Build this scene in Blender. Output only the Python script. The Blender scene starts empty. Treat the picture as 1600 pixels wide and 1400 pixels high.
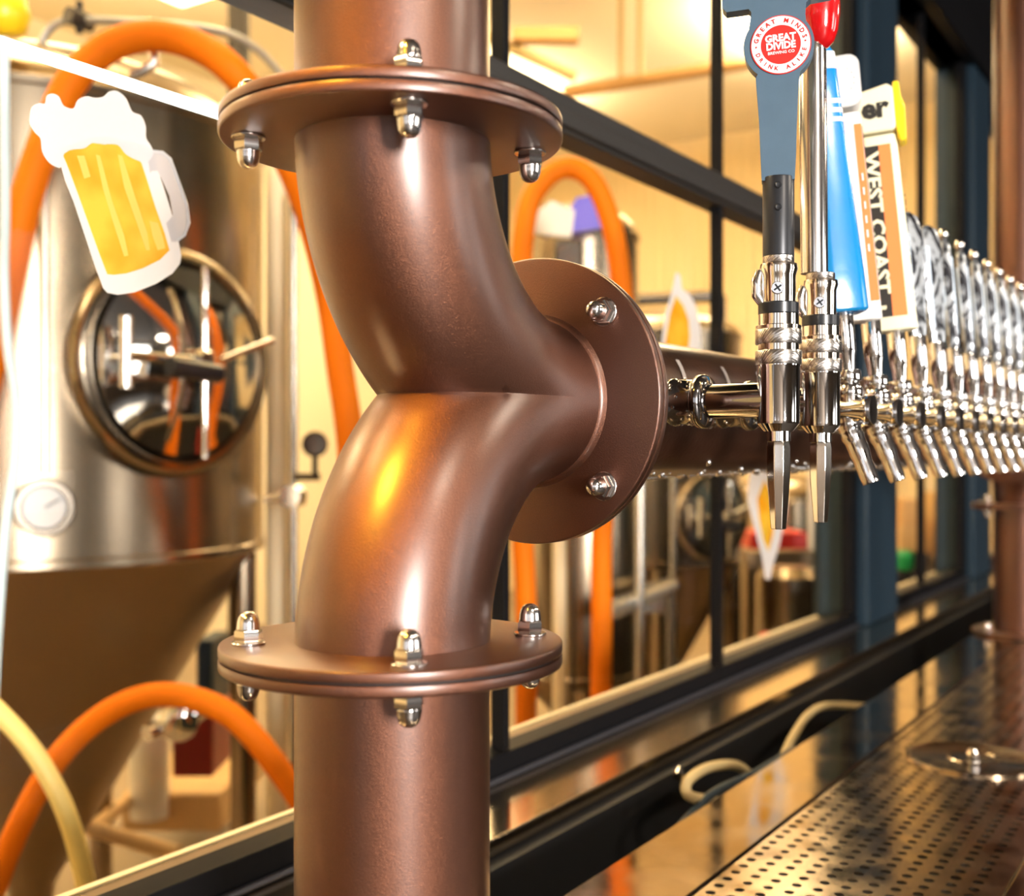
import bpy, bmesh, math, random
from mathutils import Vector, Matrix
random.seed(7)
PI = math.pi
C = bpy.context.scene.collection
EYE = 1.45
F, CX, CY = 1785.0, 800.0, 705.0
PHI = math.atan(1168.0 / F)
SP, CP = math.sin(PHI), math.cos(PHI)
# world: x runs along the tap tower, y towards the brewery window, z up

def PZ(x, y, Z):
    """point of the photo at camera depth Z"""
    X = (x - CX) / F * Z
    return Vector((X * SP + Z * CP, -X * CP + Z * SP, EYE - (y - CY) / F * Z))

def PP(x, y, p):
    """point of the photo on the vertical plane y = p"""
    k = (x - CX) / F
    return PZ(x, y, p / (SP - k * CP))

# ------------------------------------------------------------------ materials
def new_mat(name):
    m = bpy.data.materials.new(name); m.use_nodes = True
    nt = m.node_tree
    return m, nt, nt.nodes['Principled BSDF']

def mat(name, col, metal=0.0, rough=0.5, bump=0.0, bscale=200.0, var=0.0, vscale=30.0, coat=0.0, spec=0.5, stretch=None, emit=0.0, ecol=None):
    m, nt, b = new_mat(name)
    b.inputs['Base Color'].default_value = (*col, 1)
    b.inputs['Metallic'].default_value = metal
    b.inputs['Roughness'].default_value = rough
    b.inputs['Specular IOR Level'].default_value = spec
    b.inputs['Coat Weight'].default_value = coat
    b.inputs['Coat Roughness'].default_value = 0.15
    if emit:
        b.inputs['Emission Color'].default_value = (*(ecol or col), 1)
        b.inputs['Emission Strength'].default_value = emit
    if bump or var:
        tc = nt.nodes.new('ShaderNodeTexCoord'); src = tc.outputs['Object']
        if stretch:
            mp = nt.nodes.new('ShaderNodeMapping'); mp.inputs['Scale'].default_value = stretch
            nt.links.new(src, mp.inputs['Vector']); src = mp.outputs['Vector']
    if bump:
        n = nt.nodes.new('ShaderNodeTexNoise'); n.inputs['Scale'].default_value = bscale; n.inputs['Detail'].default_value = 3
        nt.links.new(src, n.inputs['Vector'])
        bp = nt.nodes.new('ShaderNodeBump'); bp.inputs['Strength'].default_value = bump; bp.inputs['Distance'].default_value = 0.001
        nt.links.new(n.outputs['Fac'], bp.inputs['Height']); nt.links.new(bp.outputs['Normal'], b.inputs['Normal'])
    if var:
        n2 = nt.nodes.new('ShaderNodeTexNoise'); n2.inputs['Scale'].default_value = vscale; n2.inputs['Detail'].default_value = 4
        nt.links.new(src, n2.inputs['Vector'])
        mx = nt.nodes.new('ShaderNodeMix'); mx.data_type = 'RGBA'
        mx.inputs['A'].default_value = (*[c * (1 - var) for c in col], 1)
        mx.inputs['B'].default_value = (*[min(1, c * (1 + var)) for c in col], 1)
        nt.links.new(n2.outputs['Fac'], mx.inputs['Factor']); nt.links.new(mx.outputs['Result'], b.inputs['Base Color'])
    return m

def noise_rough(m, lo, hi, scale):
    nt = m.node_tree; b = nt.nodes['Principled BSDF']
    tc = nt.nodes.new('ShaderNodeTexCoord'); n = nt.nodes.new('ShaderNodeTexNoise'); n.inputs['Scale'].default_value = scale; n.inputs['Detail'].default_value = 5
    mr = nt.nodes.new('ShaderNodeMapRange'); mr.inputs['From Min'].default_value = .35; mr.inputs['From Max'].default_value = .65
    mr.inputs['To Min'].default_value = lo; mr.inputs['To Max'].default_value = hi
    nt.links.new(tc.outputs['Object'], n.inputs['Vector']); nt.links.new(n.outputs['Fac'], mr.inputs['Value']); nt.links.new(mr.outputs['Result'], b.inputs['Roughness'])

M = {}
M['copper'] = mat('copper_paint', (.115, .042, .020), .90, .32, .5, 1300, .28, 1000, coat=0.95)
M['copper'].node_tree.nodes['Principled BSDF'].inputs['Coat Roughness'].default_value = .32
M['copper'].node_tree.nodes['Principled BSDF'].inputs['Coat IOR'].default_value = 1.6
M['copper'].node_tree.nodes['Principled BSDF'].inputs['Coat Tint'].default_value = (1, .93, .88, 1)
M['copper_dark'] = mat('copper_paint_wet', (.10, .040, .022), .80, .30, .25, 300, .2, 60, coat=0.4)
M['gasket'] = mat('black_gasket', (.01, .008, .007), 0, .6)
M['chrome'] = mat('chrome', (.80, .79, .78), 1, .06)
M['chrome_warm'] = mat('polished_brass_nickel', (.82, .76, .68), 1, .10)
M['steel_nut'] = mat('stainless_nut', (.74, .71, .69), 1, .17)
M['knurl'] = mat('knurled_nickel', (.62, .58, .54), 1, .26)
def knurl():
    m = M['knurl']; nt = m.node_tree; b = nt.nodes['Principled BSDF']
    tc = nt.nodes.new('ShaderNodeTexCoord'); w = nt.nodes.new('ShaderNodeTexWave'); w.bands_direction = 'DIAGONAL'; w.inputs['Scale'].default_value = 260
    bp = nt.nodes.new('ShaderNodeBump'); bp.inputs['Strength'].default_value = .3; bp.inputs['Distance'].default_value = .0002
    nt.links.new(tc.outputs['Object'], w.inputs['Vector']); nt.links.new(w.outputs['Fac'], bp.inputs['Height']); nt.links.new(bp.outputs['Normal'], b.inputs['Normal'])
knurl()
M['black_plastic'] = mat('black_plastic', (.012, .013, .015), 0, .28)
M['black_sleeve'] = mat('black_anodised_sleeve', (.035, .037, .042), .5, .33)
M['slate'] = mat('slate_blue_painted_wood', (.062, .112, .165), 0, .42, .2, 120, .12, 60)
M['edge_black'] = mat('black_edge_paint', (.012, .012, .013), 0, .5)
M['white_print'] = mat('white_print', (.85, .80, .82), 0, .35)
M['red_print'] = mat('red_print', (.62, .018, .012), 0, .35)
M['red_gloss'] = mat('glossy_red_lacquer', (.50, .004, .006), 0, .12, coat=1)
M['blue_wood'] = mat('bright_blue_lacquer', (.003, .20, .50), 0, .22, .25, 60, .12, 30, coat=.5)
M['white_lacquer'] = mat('white_lacquer', (.82, .82, .80), 0, .3)
M['pale_grey'] = mat('pale_grey_lacquer', (.60, .60, .60), 0, .4)
M['cream_wood'] = mat('cream_painted_wood', (.83, .80, .58), 0, .4)
M['yellow'] = mat('yellow_lacquer', (.90, .62, .015), 0, .35)
M['orange'] = mat('orange_lacquer', (.82, .24, .07), 0, .35)
M['black_print'] = mat('black_print', (.02, .018, .016), 0, .4)
M['tube_steel'] = mat('satin_tube_steel', (.72, .69, .66), 1, .16)
M['frame_black'] = mat('black_painted_steel', (.0035, .0035, .0045), .0, .55, spec=.12)
M['frame_edge'] = mat('charcoal_steel_mullion', (.024, .022, .020), .0, .5, .2, 50)
M['lip'] = mat('frame_lip_highlight', (.07, .07, .08), .5, .3)  # lighter than the black frame: the lip's highlight is put into the colour
M['post_blue'] = mat('dark_blue_painted_post', (.014, .030, .046), 0, .45, spec=.3)
M['sill'] = mat('polished_dark_sill', (.66, .55, .41), 1, .14)
M['steel_rim'] = mat('polished_steel_rim', (.56, .46, .34), 1, .09, .08, 25)
noise_rough(M['steel_rim'], .06, .16, 14)
M['steel_plate'] = mat('perforated_steel', (.50, .40, .29), 1, .17, .1, 30)
noise_rough(M['steel_plate'], .12, .26, 20)
M['overhead_grey'] = mat('dull_grey_pipe', (.30, .30, .29), .6, .4)
M['stripe'] = mat('pale_blue_grey_stripe', (.55, .66, .78), 0, .25)
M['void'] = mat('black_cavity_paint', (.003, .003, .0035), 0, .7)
M['tray_inside'] = mat('dark_tray_interior', (.03, .027, .022), .5, .5)
M['counter_black'] = mat('black_laminate', (.006, .006, .007), 0, .6)
M['tank'] = mat('tank_stainless', (.34, .275, .20), 1, .25, .25, 6, .08, 8, stretch=(1, 1, .15))
M['tank_cone'] = mat('brushed_tank_cone', (.27, .20, .125), 1, .36, .3, 12, .1, 6)
M['tank_dark'] = mat('dark_tank_ring', (.10, .085, .07), .9, .25)
M['collar'] = mat('manway_collar_steel', (.34, .29, .23), 1, .22)
M['wet_steel'] = mat('wet_dark_steel', (.34, .33, .33), 1, .10)
M['hose_orange'] = mat('orange_rubber_hose', (.76, .175, .0), 0, .65, spec=.2)
M['hose_yellow'] = mat('pale_yellow_hose', (.86, .66, .22), 0, .45)
M['hose_blue'] = mat('pale_blue_hose', (.62, .78, .86), 0, .35)
M['hose_tan'] = mat('tan_beverage_line', (.55, .42, .2), 0, .4)
M['pipe_cream'] = mat('cream_insulated_pipe', (.86, .72, .48), 0, .5)
M['pipe_grey'] = mat('pale_steel_pipe', (.62, .60, .56), .8, .25)
M['dark_column'] = mat('dark_steel_column', (.035, .028, .022), .2, .5)
M['wall_cream'] = mat('cream_wall_paint', (.92, .83, .60), 0, .85)
M['ceiling_cream'] = mat('cream_ceiling_paint', (.92, .82, .62), 0, .9)
M['floor_b'] = mat('sealed_brewery_floor', (.24, .17, .105), 0, .35, var=.15, vscale=3)
M['floor_t'] = mat('taproom_concrete', (.045, .035, .028), 0, .5, var=.2, vscale=2)
M['wall_t'] = mat('taproom_plaster', (.11, .085, .065), 0, .9)
M['wall_dark'] = mat('taproom_dark_wall', (.05, .04, .035), 0, .8)
M['ceiling_t'] = mat('taproom_ceiling', (.10, .08, .065), 0, .9)
M['beer'] = None
M['sticker_white'] = mat('white_vinyl', (.80, .79, .79), 0, .4)
M['sticker_grey'] = mat('pale_grey_vinyl', (.66, .63, .63), 0, .4)
def translucent(m, f=.45):
    nt = m.node_tree; b = nt.nodes['Principled BSDF']; out = [n for n in nt.nodes if n.type == 'OUTPUT_MATERIAL'][0]
    t = nt.nodes.new('ShaderNodeBsdfTranslucent'); mx = nt.nodes.new('ShaderNodeMixShader'); mx.inputs['Fac'].default_value = f
    src = b.inputs['Base Color']
    if src.links: nt.links.new(src.links[0].from_socket, t.inputs['Color'])
    else: t.inputs['Color'].default_value = src.default_value
    nt.links.new(b.outputs[0], mx.inputs[1]); nt.links.new(t.outputs[0], mx.inputs[2]); nt.links.new(mx.outputs[0], out.inputs['Surface'])
M['gauge_face'] = mat('gauge_face', (.45, .43, .43), 0, .3)
M['red_box'] = mat('dark_red_plastic', (.20, .006, .006), 0, .4)
M['white_plastic'] = mat('white_plastic', (.75, .72, .66), 0, .45)
M['ledge'] = mat('brown_ledge_paint', (.17, .115, .065), 0, .5)
M['wood'] = mat('warm_timber', (.60, .38, .16), 0, .5, var=.2, vscale=5)
M['card'] = mat('brown_cardboard', (.60, .36, .15), 0, .7)
M['blue_cloth'] = mat('violet_blue_plastic', (.12, .10, .62), 0, .4)
M['teal'] = mat('teal_plastic', (.18, .38, .30), 0, .5)
M['green'] = mat('green_plastic', (.01, .32, .10), 0, .4)
M['led'] = mat('led_tube', (1, .98, .95), 0, .4, emit=7.0, ecol=(1, .97, .93))
M['lamp_warm'] = mat('warm_lamp_diffuser', (1, .85, .6), 0, .4, emit=9.0, ecol=(1, .80, .50))
M['lamp_white'] = mat('white_lamp_diffuser', (1, 1, 1), 0, .4, emit=9.0, ecol=(1, .93, .86))

def beer_material():
    m, nt, b = new_mat('golden_beer_print')
    tc = nt.nodes.new('ShaderNodeTexCoord'); n = nt.nodes.new('ShaderNodeTexNoise'); n.inputs['Scale'].default_value = 22
    cr = nt.nodes.new('ShaderNodeValToRGB')
    cr.color_ramp.elements[0].position = .35; cr.color_ramp.elements[0].color = (.93, .47, .004, 1)
    cr.color_ramp.elements[1].position = .62; cr.color_ramp.elements[1].color = (.96, .68, .06, 1)
    nt.links.new(tc.outputs['Object'], n.inputs['Vector']); nt.links.new(n.outputs['Fac'], cr.inputs['Fac']); nt.links.new(cr.outputs['Color'], b.inputs['Base Color'])
    b.inputs['Roughness'].default_value = .35
    return m
M['beer'] = beer_material()
M['beer_light'] = mat('pale_gold_print', (.98, .74, .16), 0, .35)
for k in ('sticker_white', 'sticker_grey', 'beer', 'beer_light'): translucent(M[k])

def marble_material():
    m, nt, b = new_mat('black_and_silver_swirl')
    tc = nt.nodes.new('ShaderNodeTexCoord'); n = nt.nodes.new('ShaderNodeTexNoise'); n.inputs['Scale'].default_value = 55; n.inputs['Detail'].default_value = 3; n.inputs['Distortion'].default_value = 2.5
    mp = nt.nodes.new('ShaderNodeMapping'); mp.inputs['Scale'].default_value = (1, 1, .45)
    cr = nt.nodes.new('ShaderNodeValToRGB')
    e = cr.color_ramp.elements
    e[0].position = .44; e[0].color = (.03, .03, .035, 1); e[1].position = .56; e[1].color = (.52, .56, .60, 1)
    nt.links.new(tc.outputs['Object'], mp.inputs['Vector']); nt.links.new(mp.outputs['Vector'], n.inputs['Vector']); nt.links.new(n.outputs['Fac'], cr.inputs['Fac']); nt.links.new(cr.outputs['Color'], b.inputs['Base Color'])
    b.inputs['Roughness'].default_value = .18; b.inputs['Metallic'].default_value = .5
    return m
M['marble'] = marble_material()

def glass_material():
    m = bpy.data.materials.new('window_glass'); m.use_nodes = True; nt = m.node_tree
    for n in list(nt.nodes):
        if n.type != 'OUTPUT_MATERIAL': nt.nodes.remove(n)
    out = [n for n in nt.nodes if n.type == 'OUTPUT_MATERIAL'][0]
    tr = nt.nodes.new('ShaderNodeBsdfTransparent'); tr.inputs['Color'].default_value = (.97, .97, .95, 1)
    gl = nt.nodes.new('ShaderNodeBsdfGlossy'); gl.inputs['Roughness'].default_value = .0
    fr = nt.nodes.new('ShaderNodeFresnel'); fr.inputs['IOR'].default_value = 1.14
    mx = nt.nodes.new('ShaderNodeMixShader')
    nt.links.new(fr.outputs['Fac'], mx.inputs['Fac']); nt.links.new(tr.outputs[0], mx.inputs[1]); nt.links.new(gl.outputs[0], mx.inputs[2]); nt.links.new(mx.outputs[0], out.inputs['Surface'])
    return m
M['glass'] = glass_material()

def corrugated(name, col, scale, axis):
    m, nt, b = new_mat(name)
    b.inputs['Base Color'].default_value = (*col, 1); b.inputs['Roughness'].default_value = .6
    tc = nt.nodes.new('ShaderNodeTexCoord'); w = nt.nodes.new('ShaderNodeTexWave'); w.bands_direction = axis; w.inputs['Scale'].default_value = scale
    bp = nt.nodes.new('ShaderNodeBump'); bp.inputs['Strength'].default_value = 1; bp.inputs['Distance'].default_value = .02
    nt.links.new(tc.outputs['Object'], w.inputs['Vector']); nt.links.new(w.outputs['Fac'], bp.inputs['Height']); nt.links.new(bp.outputs['Normal'], b.inputs['Normal'])
    return m
M['corrugated'] = corrugated('cream_corrugated_cladding', (.86, .68, .40), 3.0, 'Y')

# ------------------------------------------------------------------ mesh helper
class MB:
    def __init__(s): s.v = []; s.f = []
    def add(s, vs, fs):
        o = len(s.v); s.v += [Vector(v) for v in vs]; s.f += [tuple(i + o for i in f) for f in fs]; return s
    def box(s, lo, hi):
        x0, y0, z0 = lo; x1, y1, z1 = hi
        return s.add([(x0, y0, z0), (x1, y0, z0), (x1, y1, z0), (x0, y1, z0), (x0, y0, z1), (x1, y0, z1), (x1, y1, z1), (x0, y1, z1)],
                     [(0, 3, 2, 1), (4, 5, 6, 7), (0, 1, 5, 4), (1, 2, 6, 5), (2, 3, 7, 6), (3, 0, 4, 7)])
    def lathe(s, prof, org=(0, 0, 0), axis=(0, 0, 1), n=48, closed=False):
        """prof = [(radius, height)], revolved around axis through org"""
        a = Vector(axis).normalized(); t = Vector((0, 0, 1)) if abs(a.z) < .9 else Vector((1, 0, 0))
        e1 = a.cross(t).normalized(); e2 = a.cross(e1); org = Vector(org)
        vs = []; fs = []; m = len(prof)
        for r, h in prof:
            for k in range(n):
                th = 2 * PI * k / n
                vs.append(org + a * h + (e1 * math.cos(th) + e2 * math.sin(th)) * r)
        rng = m if closed else m - 1
        for i in range(rng):
            j = (i + 1) % m
            for k in range(n):
                l = (k + 1) % n
                fs.append((i * n + k, i * n + l, j * n + l, j * n + k))
        if not closed:
            if prof[0][0] > 1e-6: fs.append(tuple(range(n - 1, -1, -1)))
            if prof[-1][0] > 1e-6: fs.append(tuple((m - 1) * n + k for k in range(n)))
        return s.add(vs, fs)
    def tube(s, pts, r, n=16, cap=True):
        pts = [Vector(p) for p in pts]; N = len(pts)
        rs = r if isinstance(r, (list, tuple)) else [r] * N
        tan = []
        for i in range(N):
            a = pts[max(i - 1, 0)]; b = pts[min(i + 1, N - 1)]
            tan.append((b - a).normalized())
        up = Vector((0, 0, 1)) if abs(tan[0].z) < .9 else Vector((1, 0, 0))
        e = tan[0].cross(up).normalized(); vs = []; fs = []
        for i in range(N):
            e = (e - tan[i] * e.dot(tan[i])).normalized(); g = tan[i].cross(e)
            for k in range(n):
                th = 2 * PI * k / n
                vs.append(pts[i] + (e * math.cos(th) + g * math.sin(th)) * rs[i])
        for i in range(N - 1):
            for k in range(n):
                l = (k + 1) % n
                fs.append((i * n + k, i * n + l, (i + 1) * n + l, (i + 1) * n + k))
        if cap:
            fs.append(tuple(range(n - 1, -1, -1))); fs.append(tuple((N - 1) * n + k for k in range(n)))
        return s.add(vs, fs)
    def prism(s, poly, org, ex, ey, th):
        """polygon [(a,b)] in the plane org + a*ex + b*ey, thickened along ex x ey by th"""
        org = Vector(org); ex = Vector(ex); ey = Vector(ey); nz = ex.cross(ey).normalized() * th; n = len(poly)
        vs = [org + ex * a + ey * b for a, b in poly] + [org + ex * a + ey * b + nz for a, b in poly]
        fs = [tuple(range(n - 1, -1, -1)), tuple(range(n, 2 * n))] + [(i, (i + 1) % n, n + (i + 1) % n, n + i) for i in range(n)]
        return s.add(vs, fs)
    def build(s, name, m, parent=None, smooth=None, bevel=0.0, seg=2, tri=False, angle=35):
        me = bpy.data.meshes.new(name)
        o = bpy.data.objects.new(name, me); C.objects.link(o)
        base = Vector((0, 0, 0))
        if parent is not None:
            o.parent = parent
            r = parent
            while r is not None: base = base + r.location; r = r.parent
            loc = Vector((0, 0, 0))
        else: loc = Vector((0, 0, 0))
        me.from_pydata([v - base for v in s.v], [], s.f); me.update()
        bm = bmesh.new(); bm.from_mesh(me)
        bmesh.ops.remove_doubles(bm, verts=bm.verts, dist=1e-6)
        if tri: bmesh.ops.triangulate(bm, faces=[f for f in bm.faces if len(f.verts) > 4])
        bmesh.ops.recalc_face_normals(bm, faces=bm.faces); bm.to_mesh(me); bm.free()
        me.materials.append(M[m])
        if bevel:
            b = o.modifiers.new('bevel', 'BEVEL'); b.width = bevel; b.segments = seg; b.limit_method = 'ANGLE'; b.angle_limit = math.radians(40)
            b.harden_normals = False
        for p in me.polygons: p.use_smooth = True
        a = math.radians(angle)
        try:
            me.set_sharp_from_angle(angle=a)
        except Exception: pass
        return o

def rrect(x0, y0, x1, y1, r, n=5):
    out = []
    for cx, cy, a0 in ((x1 - r, y0 + r, -90), (x1 - r, y1 - r, 0), (x0 + r, y1 - r, 90), (x0 + r, y0 + r, 180)):
        for k in range(n + 1):
            a = math.radians(a0 + 90 * k / n); out.append((cx + r * math.cos(a), cy + r * math.sin(a)))
    return out

def smooth_path(pts, n=8):
    pts = [Vector(p) for p in pts]; out = []
    P = [pts[0] * 2 - pts[1]] + pts + [pts[-1] * 2 - pts[-2]]
    for i in range(1, len(P) - 2):
        for k in range(n):
            t = k / n; a, b, c, d = P[i - 1], P[i], P[i + 1], P[i + 2]
            out.append(.5 * ((2 * b) + (c - a) * t + (2 * a - 5 * b + 4 * c - d) * t * t + (3 * b - a - 3 * c + d) * t ** 3))
    out.append(pts[-1]); return out

def smooth2(pts, n=6):
    """closed smooth outline in 2-D"""
    N = len(pts); out = []
    for i in range(N):
        a, b, c, d = [Vector(pts[(i + j) % N]) for j in (-1, 0, 1, 2)]
        for k in range(n):
            t = k / n
            q = .5 * ((2 * b) + (c - a) * t + (2 * a - 5 * b + 4 * c - d) * t * t + (3 * b - a - 3 * c + d) * t ** 3)
            out.append((q.x, q.y))
    return out

def tag(o, label=None, cat=None, group=None, kind=None):
    if label: o['label'] = label
    if cat: o['category'] = cat
    if group: o['group'] = group
    if kind: o['kind'] = kind
    return o

def thing(name, label, cat, loc=(0, 0, 0), group=None):
    o = bpy.data.objects.new(name, None); C.objects.link(o); o.location = loc; o.empty_display_size = .05
    return tag(o, label, cat, group)

def struct(o): o['kind'] = 'structure'; return o

def text_geo(body, size, extrude=0.0003, bold=0.0):
    cu = bpy.data.curves.new('lettering', 'FONT'); cu.body = body; cu.size = size; cu.extrude = extrude; cu.offset = bold
    cu.align_x = 'CENTER'; cu.align_y = 'CENTER'; cu.resolution_u = 2
    ob = bpy.data.objects.new('lettering', cu); C.objects.link(ob)
    dg = bpy.context.evaluated_depsgraph_get(); dg.update()
    me = bpy.data.meshes.new_from_object(ob.evaluated_get(dg))
    vs = [v.co.copy() for v in me.vertices]; fs = [tuple(p.vertices) for p in me.polygons]
    bpy.data.objects.remove(ob); bpy.data.meshes.remove(me); bpy.data.curves.remove(cu)
    return vs, fs

def put_text(mb, body, size, org, ex, ey, bold=0.0, extrude=.0003, sx=1.0):
    vs, fs = text_geo(body, size, extrude, bold)
    org = Vector(org); ex = Vector(ex).normalized(); ey = Vector(ey).normalized(); ez = ex.cross(ey)
    mb.add([org + ex * v.x * sx + ey * v.y + ez * v.z for v in vs], fs)

# ------------------------------------------------------------------ the copper tap tower
NS, NP = .5457, .4444            # near post axis
MID = EYE + .0365
R1, RF, RBEND = .0595, .1040, .160
FS = 2.760                       # far post axis
DECK = EYE - .408
tower = thing('tap_tower', 'brown copper painted pipe tap tower with bolted flanges and long beam carrying the taps', 'tap tower', (NS, NP, DECK))

def nut_geo(mb, org, axis):
    """washer, hex nut and dome cap standing on org along axis"""
    a = Vector(axis).normalized(); org = Vector(org)
    mb.lathe([(.0, 0), (.0098, 0), (.0102, .0004), (.0102, .0012), (.0098, .0016), (0, .0016)], org, a, 32)
    mb.lathe([(.0, .0016), (.0078, .0016), (.0085, .0026), (.0085, .0078), (.0074, .0092), (.0, .0092)], org, a, 6)
    mb.lathe([(.0069, .0088), (.0071, .0096), (.0069, .0102), (.0067, .0130), (.0060, .0158), (.0048, .0178), (.0030, .0191), (.0012, .0196), (.0, .0197)], org, a, 32)

def flange(center, axis, t0=0.0):
    """two bolted plates; center = middle of the gap"""
    c = Vector(center); a = Vector(axis).normalized()
    out = []
    for sgn in (-1, 1):
        b0, b1 = .0006, .0071
        pr = [(0, b0), (RF - .0012, b0), (RF - .0003, b0 + .0003), (RF, b0 + .0012), (RF, b1 - .0014), (RF - .0004, b1 - .0004), (RF - .0014, b1), (0, b1)]
        mb = MB(); mb.lathe(pr, c, a * sgn, 128)
        out.append(mb.build('flange_plate', 'copper', tower, angle=50))
    g = MB(); g.lathe([(0, -.0006), (RF - .003, -.0006), (RF - .003, .0006), (0, .0006)], c, a, 96); g.build('gasket', 'gasket', tower)
    # bolts at 45 degrees
    t = Vector((0, 0, 1)) if abs(a.z) < .9 else Vector((1, 0, 0))
    e1 = a.cross(t).normalized(); e2 = a.cross(e1)
    for sgn, pl in zip((-1, 1), out):
        for k in range(4):
            th = math.radians(45 + 90 * k)
            p = c + (e1 * math.cos(th) + e2 * math.sin(th)) * .0862 + a * sgn * .0071
            mb = MB(); nut_geo(mb, p, a * sgn)
            n = mb.build('cap_nut', 'steel_nut', None, angle=40)
            n.parent = pl
            n.data.transform(Matrix.Translation(-tower.location))
    return out

FT = MID + .1517 + .0071; FB = MID - .1517 - .0071
def quarter_pipe(cs, sgn_s, name):
    """two quarter bends, from above and below, merging with a crease at MID, turning towards +x*sgn_s"""
    bm = bmesh.new(); n = 72; m = 60
    rings = []
    for i in range(m + 1):
        a = (PI / 2) * i / m
        s0 = RBEND * (1 - math.cos(a)); z0 = RBEND * (1 - math.sin(a))
        ring = []
        for k in range(n):
            t = 2 * PI * k / n
            ring.append(bm.verts.new((s0 - R1 * math.cos(t) * math.cos(a), R1 * math.sin(t), z0 - R1 * math.cos(t) * math.sin(a))))
        rings.append(ring)
    for i in range(m):
        for k in range(n):
            l = (k + 1) % n
            bm.faces.new((rings[i][k], rings[i][l], rings[i + 1][l], rings[i + 1][k]))
    # keep above MID and below the flange face
    g = bm.verts[:] + bm.edges[:] + bm.faces[:]
    bmesh.ops.bisect_plane(bm, geom=g, plane_co=(0, 0, 0), plane_no=(0, 0, 1), clear_inner=True)
    g = bm.verts[:] + bm.edges[:] + bm.faces[:]
    bmesh.ops.bisect_plane(bm, geom=g, plane_co=(0, 0, .1518), plane_no=(0, 0, 1), clear_outer=True)
    dup = bmesh.ops.duplicate(bm, geom=bm.verts[:] + bm.edges[:] + bm.faces[:])
    vs = [e for e in dup['geom'] if isinstance(e, bmesh.types.BMVert)]
    for v in vs: v.co.z *= -1
    bmesh.ops.remove_doubles(bm, verts=bm.verts, dist=2e-5)
    bmesh.ops.recalc_face_normals(bm, faces=bm.faces)
    # soften the crease
    es = [e for e in bm.edges if abs(e.verts[0].co.z) < 1e-5 and abs(e.verts[1].co.z) < 1e-5 and len(e.link_faces) == 2 and e.verts[0].co.x < .15]
    bmesh.ops.bevel(bm, geom=es, offset=.0028, segments=4, profile=.5, affect='EDGES', clamp_overlap=True)
    for v in bm.verts: v.co = Vector((v.co.x * sgn_s, v.co.y, v.co.z))
    bmesh.ops.recalc_face_normals(bm, faces=bm.faces)
    me = bpy.data.meshes.new(name); 
    bmesh.ops.translate(bm, verts=bm.verts, vec=Vector((cs, NP, MID)) - tower.location)
    bm.to_mesh(me); bm.free()
    o = bpy.data.objects.new(name, me); C.objects.link(o); o.parent = tower
    me.materials.append(M['copper'])
    for p in me.polygons: p.use_smooth = True
    return o

L1 = .158
for cs, sg in ((NS, 1), (FS, -1)):
    quarter_pipe(cs, sg, 'elbow_pipe')
    flange((cs, NP, FT), (0, 0, 1)); flange((cs, NP, FB), (0, 0, 1)); flange((cs + sg * (L1 + .0071), NP, MID), (1, 0, 0))
    mb = MB(); mb.tube([(cs, NP, FT + .007), (cs, NP, 3.15)], R1, 72); mb.build('upper_pipe', 'copper', tower)
    mb = MB(); mb.tube([(cs, NP, FB - .007), (cs, NP, DECK + .0065)], R1, 72); mb.build('lower_pipe', 'copper', tower)
    # base flange on the deck
    mb = MB(); mb.lathe([(0, .002), (RF, .002), (RF, .0075), (RF - .001, .0085), (0, .0085)], (cs, NP, DECK), (0, 0, 1), 96)
    bf = mb.build('base_flange', 'copper', tower)
    for k in range(4):
        th = math.radians(45 + 90 * k); mb = MB(); nut_geo(mb, (cs + .0862 * math.cos(th), NP + .0862 * math.sin(th), DECK + .0085), (0, 0, 1))
        n = mb.build('cap_nut', 'steel_nut', None); n.parent = bf; n.data.transform(Matrix.Translation(-tower.location))
    # weld ring where the bend meets the beam flange and small collars
    mb = MB(); mb.lathe([(R1 - .002, .0045), (R1 + .0004, .0045), (R1 + .0022, .0022), (R1 + .0038, 0), (R1 - .002, 0)], (cs + sg * (L1), NP, MID), (-sg, 0, 0), 96)
    mb.build('weld_ring', 'copper', tower, angle=60)
x0, x1 = NS + L1 + .014, FS - L1 - .014
mb = MB(); mb.tube([(x0 + (x1 - x0) * i / 40, NP, MID) for i in range(41)], R1 - .0005, 72)
beam = mb.build('beam_pipe', 'copper_dark', tower)
mb = MB()
for k in range(420):
    s = x0 + random.random() ** 1.6 * (1.1); a = math.radians(random.gauss(-92, 16)); r = random.uniform(.0012, .0032)
    mb.lathe([(r, -.0005), (r * .9, r * .5), (r * .5, r * .95), (0, r * 1.15)], (s, NP + math.cos(a) * (R1 - .0006), MID + math.sin(a) * (R1 - .0006)), (0, math.cos(a), math.sin(a)), 8)
d = mb.build('water_drops', 'chrome', tower); d['kind'] = 'stuff'; d['label'] = 'water drops beaded under the cold beam'

# ------------------------------------------------------------------ the taps
NIT = [.780, .8725]; PN = .285
STD = [.965 + .0845 * k for k in range(12)]; PS = .290

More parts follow.
